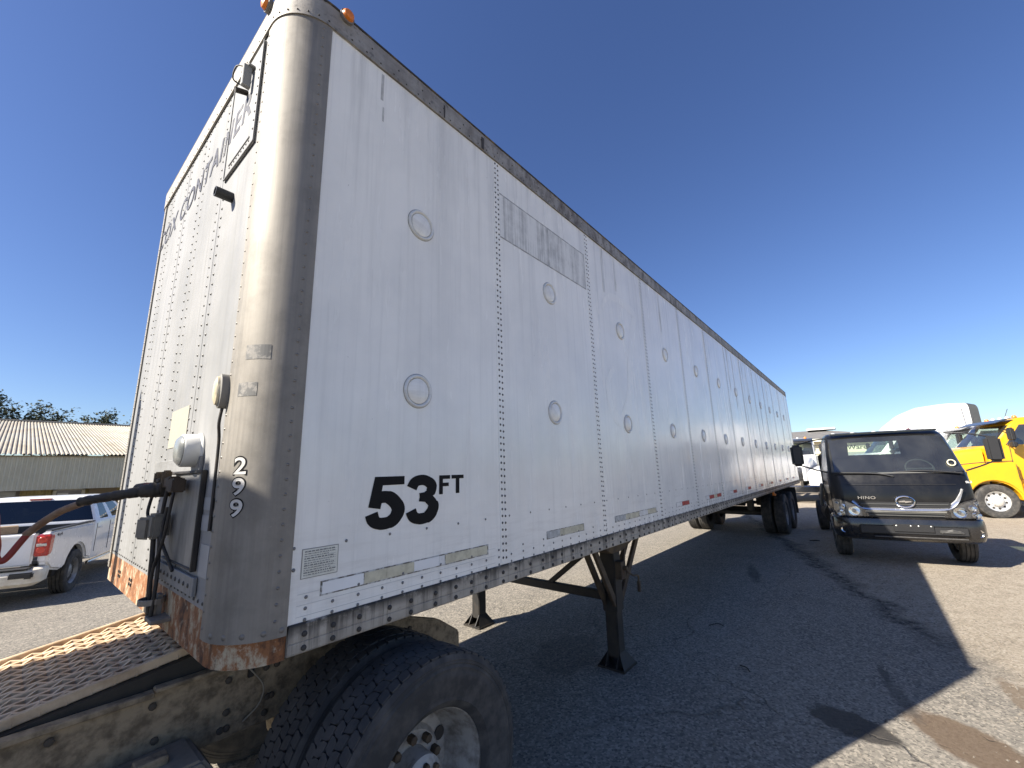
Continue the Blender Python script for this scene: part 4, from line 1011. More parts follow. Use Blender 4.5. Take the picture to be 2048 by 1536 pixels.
# emblem
b = MB(); n = 32
ring = [Vector((.975, .03 + .125 * cos(2 * pi * k / n), 1.105 + .092 * sin(2 * pi * k / n))) for k in range(n + 1)]
b.tube(ring, .014, 8, cap=False); b.box((.978, .03, 1.105), (.012, .16, .022)); b.prism([(-.10 + .03, 1.105), (.03, 1.128), (.03, 1.105)], 'x', .970, .982); b.prism([(.13, 1.105), (.03, 1.082), (.03, 1.105)], 'x', .969, .981); b.build('emblem', CHROME, bt, smooth=40)
b = MB(); b.lathe([(.118, 0), (.118, .004), (0, .005)], (0, 0, 0), axis='x', n=32); b.v = [(x + .955, y * 1.15 + .03, z * .92 + 1.105) for x, y, z in b.v]; b.build('emblem_back', DARKPL, bt)
text_on('lettering', 'HINO', lambda u, v: (fx(-.48) + .012, -.610 + .253 * u, 1.142 + .052 * v), CHROME, bt, .015, 1.12)
text_on('badge', 'SL2', lambda u, v: (.86 - .03 * u, .880 + .085 * u, 1.415 + .035 * v), WHITEP, bt, .02)
# headlights
for s1 in (-1, 1):
    out = [(.50, .845), (.54, .99), (.80, 1.10), (.985, 1.155), (1.00, .96), (.965, .835)]
    def hx(y):
        y = abs(y); bx_ = .935 - .055 * (min(y, .795) / .975) ** 2
        if y > .795: bx_ -= .18 * (1 - sqrt(max(0, 1 - min(1, (y - .795) / .18) ** 2)))
        return bx_ + .045
    hl = sub_empty('headlight', bt, (0, 0, 0))
    NL = 14
    def lz(t):
        y = .50 + .485 * t
        def ip(P):
            for (y0, z0), (y1, z1) in zip(P, P[1:]):
                if y <= y1 + 1e-6: return z0 + (z1 - z0) * (y - y0) / (y1 - y0)
            return P[-1][1]
        return y, ip([(.50, .845), (.75, .835), (.93, .85), (.985, .93)]), ip([(.50, .88), (.56, .99), (.80, 1.105), (.95, 1.15), (.985, 1.13)])
    def lamp_sheet(off):
        b = MB(); vs = []
        for k in range(NL + 1):
            y, z0, z1 = lz(k / NL)
            for j in range(4): vs.append((hx(y) + off, s1 * y, z0 + (z1 - z0) * j / 3))
        b.add(vs, [(4 * k + j, 4 * k + j + 1, 4 * k + 5 + j, 4 * k + 4 + j) for k in range(NL) for j in range(3)])
        return b
    lamp_sheet(-.026).build('bezel', mat('lamp_bezel', (.36, .35, .33), .2, dirt=(.62, .61, .58), dscale=9, damt=.8, coat=.9), hl, smooth=50)
    b = MB(); rim_ = [lz(k / NL) for k in range(NL + 1)]; b.tube([(hx(y) - .008, s1 * y, z0) for y, z0, z1 in rim_] + [(hx(y) - .008, s1 * y, z1) for y, z0, z1 in reversed(rim_)] + [(hx(.5) - .008, s1 * .5, .845)], .010, 6, cap=False); b.build('lamp_rim', DARKPL, hl, smooth=50)
    for (yy, z, r) in ((.70, .935, .085), (.86, 1.00, .055), (.90, .89, .06), (.93, 1.085, .035)):
        b = MB(); b.lathe([(r, .03), (r * .9, .02), (r * .6, .0), (r * .25, -.02), (.0, -.012)], (hx(yy) - .012, s1 * yy, z), axis='x', n=20, caps=False); b.build('reflector', CHROME, hl, smooth=50)
    lamp_sheet(.006).build('lens', glass_mat('lamp_glass', (.93, .93, .92), .08), hl, smooth=60)
# bumper
LB = [(.42, .86, .30, .93, .20, .05), (.46, .94, .30, 1.00, .24, .05), (.56, .985, .30, 1.025, .26, .05), (.72, .985, .30, 1.03, .26, .05), (.80, .965, .30, 1.02, .25, .05), (.835, .93, .30, .99, .22, .05)]
bp = cab_shell(LB, lambda r, z, k: 'body', .05)['body'].build('bumper', GLOSSK, bt, smooth=30)
b = MB(); b.box((.985, .04, .625), (.03, 1.42, .15)); b.build('bumper_opening', DARKPL, bp, bevel=.02)
b = MB(); b.box((1.008, .065, .662), (.02, .52, .125)); b.build('number_plate_blank', mat('plate_black', (.02, .02, .021), .45), bp, bevel=.004, seg=1)
b = MB()
for yy in (-.16, .03, .13, .29): b.dome((1.018, yy, .70), (1, 0, 0), .012, .005, 8)
b.build('plate_bolts', LENS, bp, smooth=40)
b = MB(); b.box((1.005, .52, .62), (.03, .26, .05)); b.tube([(1.0, .40, .60), (1.01, .55, .645), (1.0, .68, .60)], .02, 8); b.build('tow_hook', mat('hook_grey', (.09, .088, .085), .5, .4), bp, bevel=.008)
b = MB(); b.box((.995, .12, .505), (.02, 1.2, .02)); b.build('bumper_scrape', mat('scrape', (.075, .072, .07), .6, dirt=(.03, .03, .03), dscale=12, damt=.9), bp, bevel=.006, seg=1)
for s1 in (-1, 1):
    b = MB(); b.lathe([(.062, 0), (.058, .02), (.04, .005), (0, 0)], (.90, s1 * .885, .60), axis='x', n=20, caps=False); b.build('fog_lamp', CHROME, bp, smooth=40)
# wipers
for (a, m_, e) in (((.825, -.92, 1.625), (.845, -.30, 1.600), (.862, -.05, 1.545)), ((.815, -.02, 1.612), (.835, .40, 1.632), (.825, .86, 1.585))):
    b = MB(); b.tube(smooth_path([(x + .02, y, z) for x, y, z in (a, m_, e)], 6), .015, 6); b.lathe([(.022, 0), (.02, .025), (0, .03)], (e[0], e[1], e[2]), axis='x', n=10); b.build('wiper', DARKPL, bt, smooth=50)
# mirrors
for s1 in (-1, 1):
    mr = sub_empty('mirror', bt, (0, 0, 0))
    b = MB(); b.box((.50, s1 * 1.42, 1.975), (.11, .21, .44)); b.build('mirror_head', DARKPL, mr, bevel=.045, seg=3)
    b = MB(); b.tube(smooth_path([(.36, s1 * .88, 2.30), (.46, s1 * 1.12, 2.27), (.50, s1 * 1.40, 2.19)]), .013, 8); b.build('mirror_arm', DARKPL, mr, smooth=50); b = MB(); b.tube(smooth_path([(.70, s1 * .97, 1.62), (.62, s1 * 1.2, 1.70), (.52, s1 * 1.38, 1.77)]), .013, 8); b.build('mirror_arm', DARKPL, mr, smooth=50)
b = MB(); n = 16; b.tube([(.72 - .02 * sin(2 * pi * k / n), .80 + .05 * cos(2 * pi * k / n), 1.76 + .05 * sin(2 * pi * k / n)) for k in range(n + 1)], .010, 8, cap=False); b.build('hanging_tag', mat('cream_tag', (.62, .58, .42), .6), bt, smooth=50)
# chassis, tanks, wheels
b = MB()
for yy in (-.42, .42): b.box((-2.2, yy, .72), (5.9, .08, .20))
for xx in (-4.9, -3.0, -1.6, .3): b.box((xx, 0, .72), (.08, .8, .14))
b.build('chassis', STEELK, bt)
b = MB(); b.box((.55, 0, .56), (.5, 1.5, .22)); b.box((0, 0, .42), (.12, 1.6, .10)); b.build('front_axle', STEELK, bt, bevel=.01)
b = MB(); b.tube([(-1.0, -.78, .68), (-1.9, -.78, .68)], .24, 20); b.build('fuel_tank', STEELK, bt, smooth=40)
b = MB(); b.box((-.95, -.70, 1.25), (.34, .40, .75)); b.tube([(-.92, -.92, 1.1), (-.92, -.92, 2.0)], .05, 12); b.tube([(-1.1, -.80, .95), (-1.1, -.95, .62)], .06, 10); b.build('engine_gear', STEELK, bt, bevel=.02)
b = MB(); b.tube(smooth_path([(-.9, -.99, 1.35), (-1.0, -1.02, 1.1), (-1.3, -1.02, .85)]), .035, 10); b.build('intake_pipe', mat('pipe_grey', (.35, .35, .34), .4, .5), bt, smooth=40)
b = MB(); b.box((-3.9, 0, .90), (3.4, .9, .10)); b.build('bed_subframe', STEELK, bt)
for s1 in (-1, 1):
    wheel(bt, (0, s1 * .865, .385), .39, .235, .235, 'steel', s1); wheel(bt, (-3.85, s1 * .88, .385), .39, .22, .235, 'steel', s1, 1)
    b = MB(); n = 14; prof = [(.46 * cos(pi * k / n), .40 + .46 * sin(pi * k / n)) for k in range(n + 1)] + [(.42 * cos(pi * k / n), .40 + .42 * sin(pi * k / n)) for k in range(n, -1, -1)]
    b.prism(prof, 'y', s1 * .74, s1 * .985); b.build('wheel_arch', DARKPL, bt, smooth=40)

# ------------------------------------------------------------------ conventional trucks parked behind
def conventional(name, label, loc, rz, paint, sleeper=False, group=None, rim='alu'):
    t = thing(name, label, 'truck', loc, rz, group)
    LVc = [(1.02, -.10, -2.05, 1.00, .10, .08), (1.55, -.05, -2.05, 1.02, .10, .08), (2.12, -.12, -2.05, 1.02, .12, .08), (2.20, -.20, -2.05, 1.01, .14, .08), (2.52, -.47, -2.04, .985, .14, .08), (2.82, -.72, -2.02, .955, .14, .08), (2.93, -.82, -2.0, .94, .14, .10), (3.02, -.98, -1.96, .90, .16, .12), (3.06, -1.15, -1.85, .80, .16, .12)]
    def pk2(r, z, k):
        if r in (3, 4) and (z == 'front' or (z == 'cl' and k < 2) or (z == 'cr' and k >= 2)): return 'windshield'
        if r in (3, 4) and z == 'left' and 1 <= k <= 4: return 'window_l'
        if r in (3, 4) and z == 'right' and 3 <= k <= 6: return 'window_r'
        if r == 4 and z == 'back' and 2 <= k <= 5: return 'rear_window'
        return 'body'
    g = cab_shell(LVc, pk2, .08)
    g['body'].build('cab_body', paint, t, smooth=32)
    g['windshield'].build('windshield', GLASSW, t, smooth=40)
    for nm in ('window_l', 'window_r'): g[nm].build('side_window', GLASSW, t, smooth=40)
    g['rear_window'].build('rear_window', GLASSW, t, smooth=40)
    b = MB(); b.box((-.5, 0, 2.0), (.5, 1.8, .22)); b.box((-1.1, 0, 1.3), (1.6, 1.8, .1)); b.build('dashboard', INTER, t, bevel=.05)
    for yy in (-.5, .5):
        b = MB(); b.box((-1.45, yy, 1.75), (.5, .5, .16)); b.box((-1.65, yy, 2.12), (.14, .5, .64)); b.build('seat', INTER, t, bevel=.05)
    # hood with sloping top, flared front
    b = loftx([(-.05, 1.00, 2.14, .90, .16, .05), (.35, 1.00, 2.10, .86, .18, .06), (.80, 1.00, 2.00, .80, .20, .06), (1.15, 1.00, 1.88, .72, .22, .05), (1.34, 1.0, 1.70, .62, .22, .03)]); b.build('hood', paint, t, smooth=35)
    b = MB(); b.box((1.345, 0, 1.30), (.05, 1.0, .66)); b.build('grille', CHROME, t, bevel=.02)
    b = MB()
    for k in range(9): b.box((1.374, 0, 1.04 + k * .065), (.012, .92, .020))
    b.build('grille_slats', DARKPL, t)
    for s1 in (-1, 1):
        # fender with a real arch
        R_ = .60; n = 16; arch = [(R_ * cos(pi * k / n), .50 + R_ * sin(pi * k / n)) for k in range(n + 1)]
        poly = [(1.30, .62), (1.33, 1.05), (1.22, 1.38), (.95, 1.52), (.45, 1.60), (-.05, 1.66), (-.62, 1.66), (-.64, .55)] + [(x, z) for x, z in reversed(arch)] + [(.62, .50), (.72, .55)]
        poly = [(1.30, .62), (1.33, 1.05), (1.22, 1.38), (.95, 1.52), (.45, 1.60), (-.05, 1.66), (-.66, 1.66), (-.68, .50)] + [(x, z) for x, z in reversed(arch)]
        b = MB(); b.prism(poly, 'y', s1 * .70, s1 * 1.17); b.build('fender', paint, t, bevel=.06, seg=3)
        b = MB(); b.prism([(R_ * cos(pi * k / n), .50 + R_ * sin(pi * k / n)) for k in range(n + 1)], 'y', s1 * .69, s1 * .80); b.build('wheel_well', DARKPL, t)
        wheel(t, (0, s1 * 1.055, .50), .505, .28, .29, rim, s1)
        b = MB(); b.tube(smooth_path([(-.62, s1 * 1.10, 1.70), (-.10, s1 * 1.02, 1.69), (.45, s1 * .93, 1.64), (.95, s1 * .84, 1.56)], 4), .016, 6); b.build('hood_shadow_line', MATS.get('seam_shadow_dark') or mat('seam_shadow_dark', (.06, .05, .04), .8), t, smooth=50)  # dark tube laid in as the shadow line below the hood
        b = MB(); b.box((.98, s1 * .95, 1.40), (.36, .34, .16)); b.build('headlight', LENS, t, bevel=.05, seg=3)
        # cab lower skirt / step and door
        b = MB(); b.box((-1.35, s1 * 1.00, .78), (1.3, .30, .50)); b.build('step_box', paint if not sleeper else TRUCKW, t, bevel=.03)
        b = MB(); yy = s1 * 1.026
        for a, c in (((-.66, yy, 2.14), (-.62, yy, 1.15)), ((-1.70, yy, 2.80 if False else 2.14), (-1.70, yy, 1.15)), ((-.62, yy, 1.15), (-1.70, yy, 1.15)), ((-.62, s1 * 1.182, 1.60), (-.62, s1 * 1.182, 1.15))): b.bar(a, c, .010, .012)
        b.build('door_seam', mat('seam_shadow_dark', (.06, .05, .04), .8), t)
        b = MB(); b.box((-1.55, s1 * 1.035, 1.98), (.18, .03, .05)); b.build('door_handle', DARKPL, t, bevel=.008)
        mr = sub_empty('mirror', t, (0, 0, 0))
        b = MB(); b.box((-.62, s1 * 1.30, 2.52), (.12, .22, .40)); b.box((-.62, s1 * 1.30, 2.20), (.12, .21, .18)); b.build('mirror_head', DARKPL if paint is not TRUCKW or not sleeper else DARKPL, mr, bevel=.035, seg=3)
        b = MB(); b.tube([(-.62, s1 * .98, 2.66), (-.62, s1 * 1.25, 2.66)], .018, 8); b.build('mirror_arm', DARKPL, mr); b = MB(); b.tube([(-.62, s1 * 1.0, 2.22), (-.62, s1 * 1.25, 2.22)], .018, 8); b.build('mirror_arm', DARKPL, mr)
    # visor and roof lamps
    if not sleeper:
        b = MB(); b.prism([(-.62, 2.93), (-.50, 2.88), (-.48, 2.90), (-.78, 3.02), (-.95, 3.04)], 'y', -.98, .98); b.build('sun_visor', mat('visor_dark', (.035, .04, .05), .3, coat=.5), t, bevel=.012)
        for yy in (-.66, -.33, 0, .33, .66):
            b = MB(); b.lathe([(.060, 0), (.058, .04), (.035, .075), (0, .082)], (-1.15, yy, 3.055), axis='z', n=16); b.build('roof_lamp', AMBER if abs(yy) > .5 else LENS, t, smooth=40)
        b = MB(); b.tube([(-1.5, -.5, 3.05), (-1.7, -.55, 3.45)], .008, 6); b.build('antenna', STEELK, t)
    b = MB(); b.box((1.38, 0, .62), (.16, 2.30, .36)); b.build('bumper', CHROME if not sleeper else TRUCKW, t, bevel=.05, seg=3)
    if sleeper:
        b = loftx([(-.78, 2.86, 2.98, .94, .05, .02), (-1.15, 2.84, 3.46, .96, .22, .06), (-1.70, 2.80, 3.92, .99, .26, .08), (-2.30, 2.60, 4.18, 1.02, .28, .08), (-3.05, 1.0, 4.29, 1.05, .28, .06), (-3.70, 1.0, 4.27, 1.07, .26, .05)]); b.build('roof_fairing', paint, t, smooth=35)
        b = loftx([(-2.02, 1.0, 2.95, 1.05, .08, 0), (-3.05, 1.0, 2.95, 1.07, .08, 0)]); b.build('sleeper_box', paint, t, smooth=35)
        b = loftx([(-3.71, 1.0, 4.275, 1.075, .26, .05), (-4.00, 1.0, 4.18, 1.085, .26, .04)]); b.build('side_extender', mat('extender_grey', (.055, .058, .06), .6), t, smooth=35)
        for s1 in (-1, 1):
            b = MB(); b.prism([(-1.05, 3.00), (-1.50, 3.27), (-1.56, 3.20), (-1.18, 2.97)], 'y', s1 * .90, s1 * .985); b.build('clearance_lamp', mat('maroon_lens', (.10, .02, .025), .3), t)
            b = MB(); b.box((-3.30, s1 * 1.062, 3.10), (.34, .012, .05)); b.box((-3.30, s1 * 1.062, 3.03), (.34, .012, .04)); b.build('side_marking', mat('maroon_print', (.22, .05, .06), .5), t)
            b = MB(); b.bar((-2.55, s1 * 1.036, 3.72), (-2.80, s1 * 1.055, 2.95), .008, .012); b.build('fairing_seam', mat('seam_grey', (.25, .25, .25), .7), t)
            b = MB(); b.tube([(-3.42, s1 * 1.10, 4.05), (-3.46, s1 * 1.10, 3.0)], .014, 8); b.build('antenna', MATS['seam_grey'], t)
    # chassis, rear wheels
    xr = -5.6 if sleeper else -4.6
    b = MB()
    for yy in (-.42, .42): b.box(((xr + .3) / 2, yy, .86), (-xr + 2.6, .09, .26))
    b.build('chassis', STEELK, t)
    for xx in (xr, xr - 1.3 + .6 - .6):
        for s1 in (-1, 1): wheel(t, (xx, s1 * 1.06, .50), .505, .26, .29, rim, s1, 1)
    for s1 in (-1, 1):
        b = MB(); b.tube([(-2.3, s1 * .92, .72), (-3.3, s1 * .92, .72)], .30, 24); b.build('fuel_tank', CHROME, t, smooth=40)
    return t

AL = radians(18)
def place(px, py):      # truck whose left front wheel touches the ground at (px, py), pointing along 90+18 degrees
    h = pi / 2 + AL; return (px + 1.195 * sin(h), py - 1.195 * cos(h), 0), h
l_, h_ = place(19.13, -4.69); conventional('yellow_truck', 'bright yellow conventional truck with polished wheel at the right edge', l_, h_, YELLOW)
l_, h_ = place(22.4, -4.35); conventional('white_day_cab', 'white day-cab truck between the yellow truck and the tall white sleeper', l_, h_, TRUCKW)
l_, h_ = place(25.3, -2.15); conventional('white_sleeper_truck', 'white sleeper truck with tall rounded roof fairing above the black truck', l_, h_, TRUCKW, True)
conventional('white_road_tractor', 'white conventional truck glimpsed between trailer rear and black truck', (24.6, 1.10, 0), radians(181), TRUCKW, False, rim='steel')

# ------------------------------------------------------------------ far warehouse on the right
wh = thing('warehouse', 'low cream warehouse with grey roof beyond the trailer rear', 'building', (52, 2, 0))
b = MB(); b.box((6, 8, 2.05), (12, 27.0, 4.1)); b.build('wall', CREAMW, wh)
b = MB(); y0, y1 = -6.3, 22.3
b.add([(-.7, y0, 4.08), (-.7, y1, 4.08), (6, y1 - 2, 5.35), (6, y0 + 5.6, 5.35), (12.7, y0, 4.08), (12.7, y1, 4.08)], [(0, 1, 2, 3), (5, 4, 3, 2), (0, 3, 4), (1, 5, 2)]); b.build('roof', GREYROOF, wh)
b = MB(); b.box((-.72, 8, 3.98), (.12, 28.6, .26)); b.build('fascia', mat('cream_trim', (.74, .70, .55), .7), wh)
for k, yy in enumerate((-1.5, 3.2, 9.5)):
    b = MB(); b.box((5.4, yy + 1.0, 5.42), (1.6, 2.6, .18)); b.build('skylight', mat('roof_white', (.75, .75, .74), .5), wh, bevel=.02, seg=1)
for yy in (-4.0, 3.5, 8.5, 13.5):
    b = MB(); b.box((-.03, yy, 1.7), (.08, 3.0, 3.2)); b.build('roll_door', GDOOR, wh)
p = MB(); p.box((-.05, -3.35, 3.15), (.06, 2.6, .9)); sg_ = p.build('sign_board', mat('sign_cream', (.70, .68, .50), .6), wh)
text_on('sign_lettering', 'Ware', lambda u, v: (-.085, -2.6 - 1.5 * u, 2.95 + .42 * v), BLACKP, sg_, .01)

# ------------------------------------------------------------------ corrugated building on the left
BY = 24.0; BG = gz(0, 24.0)
sh = thing('metal_shed', 'long tan corrugated metal shed with ribbed roof behind the pickup', 'building', (0, BY, BG))
def corr(b, x0, x1, pitch, fn, hgt=.03, cols=None):
    """trapezoid ribs; fn(x, d) -> two end points"""
    n = int((x1 - x0) / pitch); xs = []
    for k in range(n):
        x = x0 + k * pitch; xs += [(x, 0), (x + pitch * .38, 0), (x + pitch * .52, 1), (x + pitch * .86, 1)]
    xs.append((x0 + n * pitch, 0)); vs = []
    for x, d in xs:
        a, c = fn(x, d * hgt); vs += [a, c]
    b.add(vs, [(2 * i, 2 * i + 2, 2 * i + 3, 2 * i + 1) for i in range(len(xs) - 1)])
ZE = 3.02 - BG; ZF = 1.585 - BG
b = MB(); corr(b, -16, 10, .133, lambda x, d: ((x, -.18, ZE - .03 + d), (x, 15.4, ZE + 2.76 + d)), .042); b.build('roof_sheet', ROOFM, sh)
b = MB(); b.box((-3, 15.45, ZE + 2.82), (26.2, .5, .10)); b.build('ridge_cap', ROOFM, sh)
b = MB(); corr(b, -16, 10, .133, lambda x, d: ((x, -d, ZF), (x, -d, ZE - .06)), .030); b.build('fascia_sheet', FASCIA, sh)
b = MB(); b.box((-3, -.06, ZE - .09), (26, .05, .05)); b.build('gutter', mat('gutter_brown', (.24, .19, .11), .7), sh)
b = MB(); corr(b, -16, 10, .20, lambda x, d: ((x, 1.0 - d, -.1), (x, 1.0 - d, ZF + .3)), .025); b.build('lower_wall', OLIVE, sh)
b = MB(); b.box((-3, .55, ZF + .02), (26, 1.0, .04)); b.build('soffit', FASCIA, sh)
for xc, wd in ((-1.85, 3.3), (5.6, 3.0)):
    gdp = sub_empty('shutter_door', sh, (xc, .93, 0))
    for k in range(6):
        b = MB(); b.box((0, 0, .18 + k * .345), (wd, .03, .335)); b.build('panel', GDOOR, gdp, bevel=.006, seg=1)
    b = MB(); b.box((0, -.03, 2.12), (wd + .1, .10, .10)); b.box((-wd / 2 - .05, -.02, 1.05), (.10, .08, 2.1)); b.box((wd / 2 + .05, -.02, 1.05), (.10, .08, 2.1)); b.build('door_frame', mat('frame_dark', (.12, .11, .09), .7), gdp)
wn = sub_empty('window', sh, (1.30, .90, 1.55))
b = MB()
for c, d in (((-.43, 0, 0), (.10, .12, 1.1)), ((.43, 0, 0), (.10, .12, 1.1)), ((0, 0, .55), (.96, .12, .09)), ((0, 0, -.55), (.96, .12, .09))): b.box(c, d)
b.build('frame', mat('frame_cream', (.42, .40, .33), .6), wn)
b = MB(); b.box((0, .03, 0), (.78, .01, 1.02)); b.build('pane', mat('window_pane', (.07, .07, .08), .12, coat=.5), wn)
b = MB(); b.box((-.18, .015, .17), (.32, .006, .44)); b.build('notice', mat('notice_paper', (.50, .50, .48), .7), wn)
b = MB(); b.box((2.35, .93, 1.05), (.9, .05, 2.1)); b.build('door', mat('brown_door', (.16, .12, .07), .6), sh)

# trees behind the shed
def tree(x, y, H, rad, label, seed):
    rg = random.Random(seed); t = thing('mesquite_tree', label, 'tree', (x, y, gz(x, y)), 0, 'trees behind the shed')
    b = MB(); tips = []
    def limb(p, d, ln, r, lev):
        pts = [p]; rs = [r]; q = Vector(p); dd = Vector(d)
        for k in range(4):
            dd = (dd + Vector((rg.gauss(0, .22), rg.gauss(0, .22), rg.gauss(.02, .12)))).normalized(); q = q + dd * ln / 4; pts.append(q.copy()); rs.append(r * (1 - .17 * (k + 1)))
        b.tube(pts, rs, 6 if lev < 2 else 4)
        if lev >= 2: tips.extend(pts[1:])
        if lev < 4:
            for k in range(3 if lev else 5):
                a = rg.random() * 2 * pi; e = rg.uniform(.25, 1.0)
                nd = (dd * .6 + Vector((cos(a) * e, sin(a) * e, rg.uniform(.05, .55)))).normalized()
                limb(pts[rg.randint(2, 4)], nd, ln * rg.uniform(.55, .78), rs[-1] * .75, lev + 1)
    limb(Vector((0, 0, -.1)), (0, 0, 1), H * .36, .22, 0)
    zmax = max(p.z for p in tips); f = (H * .97) / zmax
    b.v = [(vx * rad, vy * rad, vz * f) for vx, vy, vz in b.v]; b.build('trunk', BARK, t, smooth=50)
    c = MB()
    for q in tips:
        if rg.random() < .12: continue
        for k in range(rg.randint(9, 15)):
            o_ = Vector((q.x * rad + rg.gauss(0, .20), q.y * rad + rg.gauss(0, .20), q.z * f + rg.gauss(0, .13))); s = rg.uniform(.06, .15)
            u = Vector((rg.gauss(0, 1), rg.gauss(0, 1), rg.gauss(0, .6))).normalized(); v = u.orthogonal().normalized(); v = (v + u.cross(v) * rg.gauss(0, 1)).normalized()
            c.add([o_ - u * s, o_ + v * s * .45, o_ + u * s, o_ - v * s * .45], [(0, 1, 2, 3)])
    c.build('crown', LEAF, t)
for i, (x, y, H, rad, lab) in enumerate(((-5.4, 46, 9.2, 1.0, 'scraggly green tree behind the shed, leftmost and half cut by the frame'), (-1.3, 45, 9.1, .85, 'tallest scraggly tree over the shed roof near the left edge'), (1.9, 46.5, 8.6, .85, 'low scraggly tree over the middle of the visible shed roof'), (4.6, 46, 8.2, .8, 'lowest scraggly tree beside the trailer edge over the shed roof'))):
    tree(x, y, H, rad, lab, 20 + i)

# ------------------------------------------------------------------ white pickup
pu = thing('pickup_truck', 'white four-wheel-drive pickup with red tail lamp and dusty bumper by the shed', 'pickup', (-.349, 11.015, -.262), radians(68))
n = 18; ar = [(.50 * cos(pi * k / n), .40 + .50 * sin(pi * k / n)) for k in range(n + 1)]
for s1 in (-1, 1):
    poly = [(.745, .52), (.745, 1.245), (-1.10, 1.275), (-1.215, 1.262), (-1.22, .74), (-1.02, .60), (-.60, .52)] + [(x, z) for x, z in reversed(ar) if z > .52]
    b = MB(); b.prism(poly, 'y', s1 * .86, s1 * 1.000); b.build('bed_side', PICKW, pu, bevel=.035, seg=3)
    b = MB(); b.prism([(.56 * cos(pi * k / n), .40 + .56 * sin(pi * k / n)) for k in range(n + 1)], 'y', s1 * .60, s1 * .87); b.build('wheel_well', DARKPL, pu)
    b = MB(); b.box((-.2, s1 * .93, 1.275), (1.9, .11, .025)); b.build('bed_rail_cap', DARKPL, pu, bevel=.008)
    tl = MB(); tl.prism([(-1.25, .86), (-1.25, 1.21), (-1.14, 1.225), (-1.085, 1.18), (-1.10, .92), (-1.16, .86)], 'y', s1 * .815, s1 * 1.006); to = tl.build('tail_lamp', REDL, pu, bevel=.02, seg=3)
    b = MB()
    for z in (1.13, .965): b.lathe([(.058, 0), (.05, .008), (0, .010)], (-1.252, s1 * .905, z), axis='x', n=20, sign=-1)
    b.build('lamp_lens', mat('bright_red_lens', (.62, .05, .03), .15, coat=.8), to, smooth=40)
    b = MB(); b.box((-1.255, s1 * .905, 1.048), (.012, .13, .045)); b.build('reverse_lens', LENS, to, bevel=.004, seg=1)
    wheel(pu, (0, s1 * .885, .40), .40, .24, .225, 'alloy', s1); wheel(pu, (3.62, s1 * .885, .40), .40, .24, .225, 'alloy', s1)
b = MB(); b.box((-.24, 0, .76), (1.94, 1.74, .05)); b.box((.71, 0, 1.02), (.05, 1.74, .46)); b.build('bed_floor', DARKPL, pu)
b = MB(); b.box((-1.205, 0, .985), (.065, 1.615, .535)); tg = b.build('tailgate', PICKW, pu, bevel=.025, seg=3)
b = MB(); b.box((-1.238, 0, 1.19), (.02, 1.50, .05)); b.build('tailgate_ridge', PICKW, tg, bevel=.008)
b = MB(); b.box((-1.238, 0, 1.10), (.012, .26, .075)); b.build('tailgate_handle', DARKPL, tg, bevel=.01)
LBp = [(.40, .9, -1.34, .90, .05, .10), (.46, .9, -1.44, .99, .05, .16), (.60, .9, -1.45, 1.005, .05, .18), (.66, .9, -1.41, 1.0, .05, .17), (.69, .9, -1.26, .98, .05, .10)]
LBp = [(z, -1.05, xb, hw, .05, rb) for z, xf, xb, hw, rf, rb in LBp]
bp = cab_shell(LBp, lambda r, z, k: 'body', 0)['body'].build('rear_bumper', DUSTW, pu, smooth=30)
for s1 in (-1, 1):
    b = MB(); b.box((-1.42, s1 * .78, .585), (.09, .30, .10)); b.build('corner_step', DARKPL, bp, bevel=.02)
b = MB(); b.box((-1.35, 0, .695), (.18, 1.70, .02)); b.build('bumper_pad', DARKPL, bp, bevel=.005, seg=1)
LVp = [(.50, 3.05, .76, .99, .10, .05), (.62, 3.05, .76, 1.0, .10, .05), (1.22, 3.05, .76, 1.0, .12, .05), (1.27, 3.00, .765, .985, .12, .05), (1.30, 2.95, .775, .965, .12, .05), (1.54, 2.60, .86, .88, .12, .06), (1.735, 2.28, .935, .80, .12, .06), (1.775, 2.20, .955, .785, .12, .07), (1.815, 2.05, 1.00, .73, .14, .10), (1.828, 1.9, 1.1, .62, .14, .12)]
def pk3(r, z, k):
    if r in (4, 5):
        if z == 'back' or (z == 'bl' and k >= 3) or (z == 'br' and k < 1): return 'rear_window'
        if z == 'front' or (z == 'cl' and k < 2) or (z == 'cr' and k >= 2): return 'windshield'
        if z in ('left',) and 1 <= k <= 3: return 'front_window_l'
        if z in ('left',) and 5 <= k <= 6: return 'rear_window_l'
        if z in ('right',) and 1 <= k <= 2: return 'rear_window_r'
        if z in ('right',) and 4 <= k <= 6: return 'front_window_r'
    return 'body'
g = cab_shell(LVp, pk3, .06)
g['body'].build('cab_body', PICKW, pu, smooth=32)
for nm in g:
    if nm == 'rear_window': g[nm].build('rear_window', GLASSD, pu, smooth=40)
    elif nm == 'windshield': g[nm].build('windshield', GLASSD, pu, smooth=40)
    elif nm != 'body': g[nm].build('side_window', GLASSD, pu, smooth=40)
b = MB(); b.box((1.9, 0, 1.0), (1.8, 1.7, .5)); b.build('interior', INTER, pu)
b = MB(); b.box((.942, 0, 1.768), (.06, .34, .030)); b.build('high_brake_lamp', REDL, pu, bevel=.008)
b = loftx([(2.9, .5, 1.24, .99, .12, .03), (3.7, .5, 1.22, .99, .15, .04), (4.55, .5, 1.14, .97, .18, .03), (4.72, .5, .95, .93, .18, .02)]); b.build('hood', PICKW, pu, smooth=35)
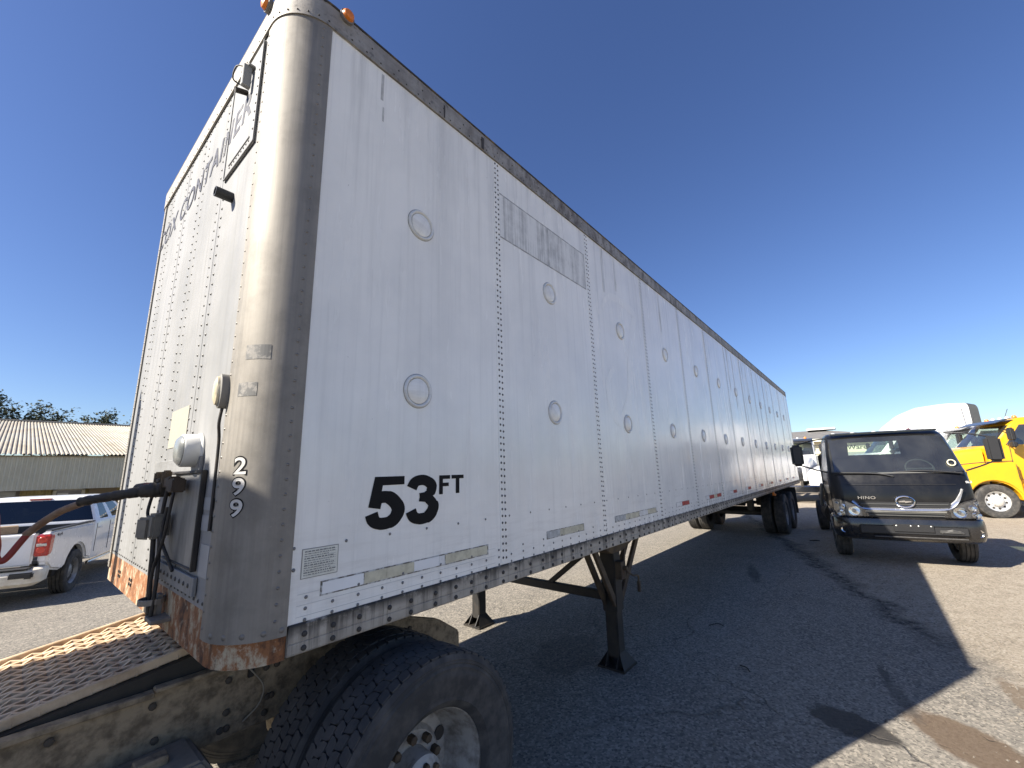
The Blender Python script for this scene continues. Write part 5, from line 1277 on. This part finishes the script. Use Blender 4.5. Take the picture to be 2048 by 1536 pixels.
for s1 in (-1, 1):
    b = MB()
    for a, c in (((1.62, s1 * 1.003, 1.22), (1.62, s1 * 1.003, .60)), ((.84, s1 * 1.003, 1.22), (.84, s1 * 1.003, .64)), ((2.78, s1 * 1.003, 1.22), (2.78, s1 * 1.003, .60))): b.bar(a, c, .008, .010)
    b.build('door_seam', mat('seam_shadow_dark', (.06, .05, .04), .8), pu)
    b = MB(); b.box((1.0, s1 * 1.01, 1.12), (.18, .03, .035)); b.box((1.85, s1 * 1.01, 1.12), (.18, .03, .035)); b.build('door_handle', PICKW, pu, bevel=.008)
    b = MB(); b.box((1.8, s1 * .93, .42), (2.0, .08, .06)); b.build('side_step', CHROME, pu, bevel=.02)
text_on('four_by_four_badge', '4x4', lambda u, v: (-1.02 + .22 * u, -1.0015, 1.155 + .06 * v), BLACKP, pu, .02)
# lumber in the bed
for (c, d, rz, lab) in (((-.90, -.30, 1.31), (.20, .26, .13), .4, 'short wood block sticking up over the pickup tailgate'), ((-.85, .42, 1.255), (.30, 1.0, .09), 0, 'plank lying across the pickup bed behind the tailgate')):
    b = MB(); b.box((0, 0, 0), d); o = b.build('wood_block', WOOD, bevel=.006, seg=1)
    o.matrix_world = Matrix.Translation(pu.location) @ Matrix.Rotation(radians(68), 4, 'Z') @ Matrix.Translation(c) @ Matrix.Rotation(rz, 4, 'Z'); tag(o, lab, 'lumber')
b = MB(); b.box((-.90, .1, 1.00), (.4, 1.5, .42)); b.build('bed_load', DARKPL, pu)

# ------------------------------------------------------------------ twigs on the asphalt
TW = mat('twig', (.035, .028, .02), .9)
for (a, m_, e, lab) in (((4.958, -.048), (5.06, -.11), (5.052, -.181), 'thin curved dark twig on shaded asphalt right of the landing leg'), ((4.08, -.553), (4.06, -.61), (3.996, -.651), 'short bent twig on shaded asphalt nearer the camera'), ((11.97, -.44), (12.04, -.53), (12.05, -.626), 'dark twig on the shaded ground beside the trailer wheels')):
    b = MB(); b.tube(smooth_path([(a[0], a[1], .006), (m_[0], m_[1], .010), (e[0], e[1], .006)], 5), .0045 if a[0] < 10 else .012, 6); o = b.build('twig', TW, smooth=50); tag(o, lab, 'twig')
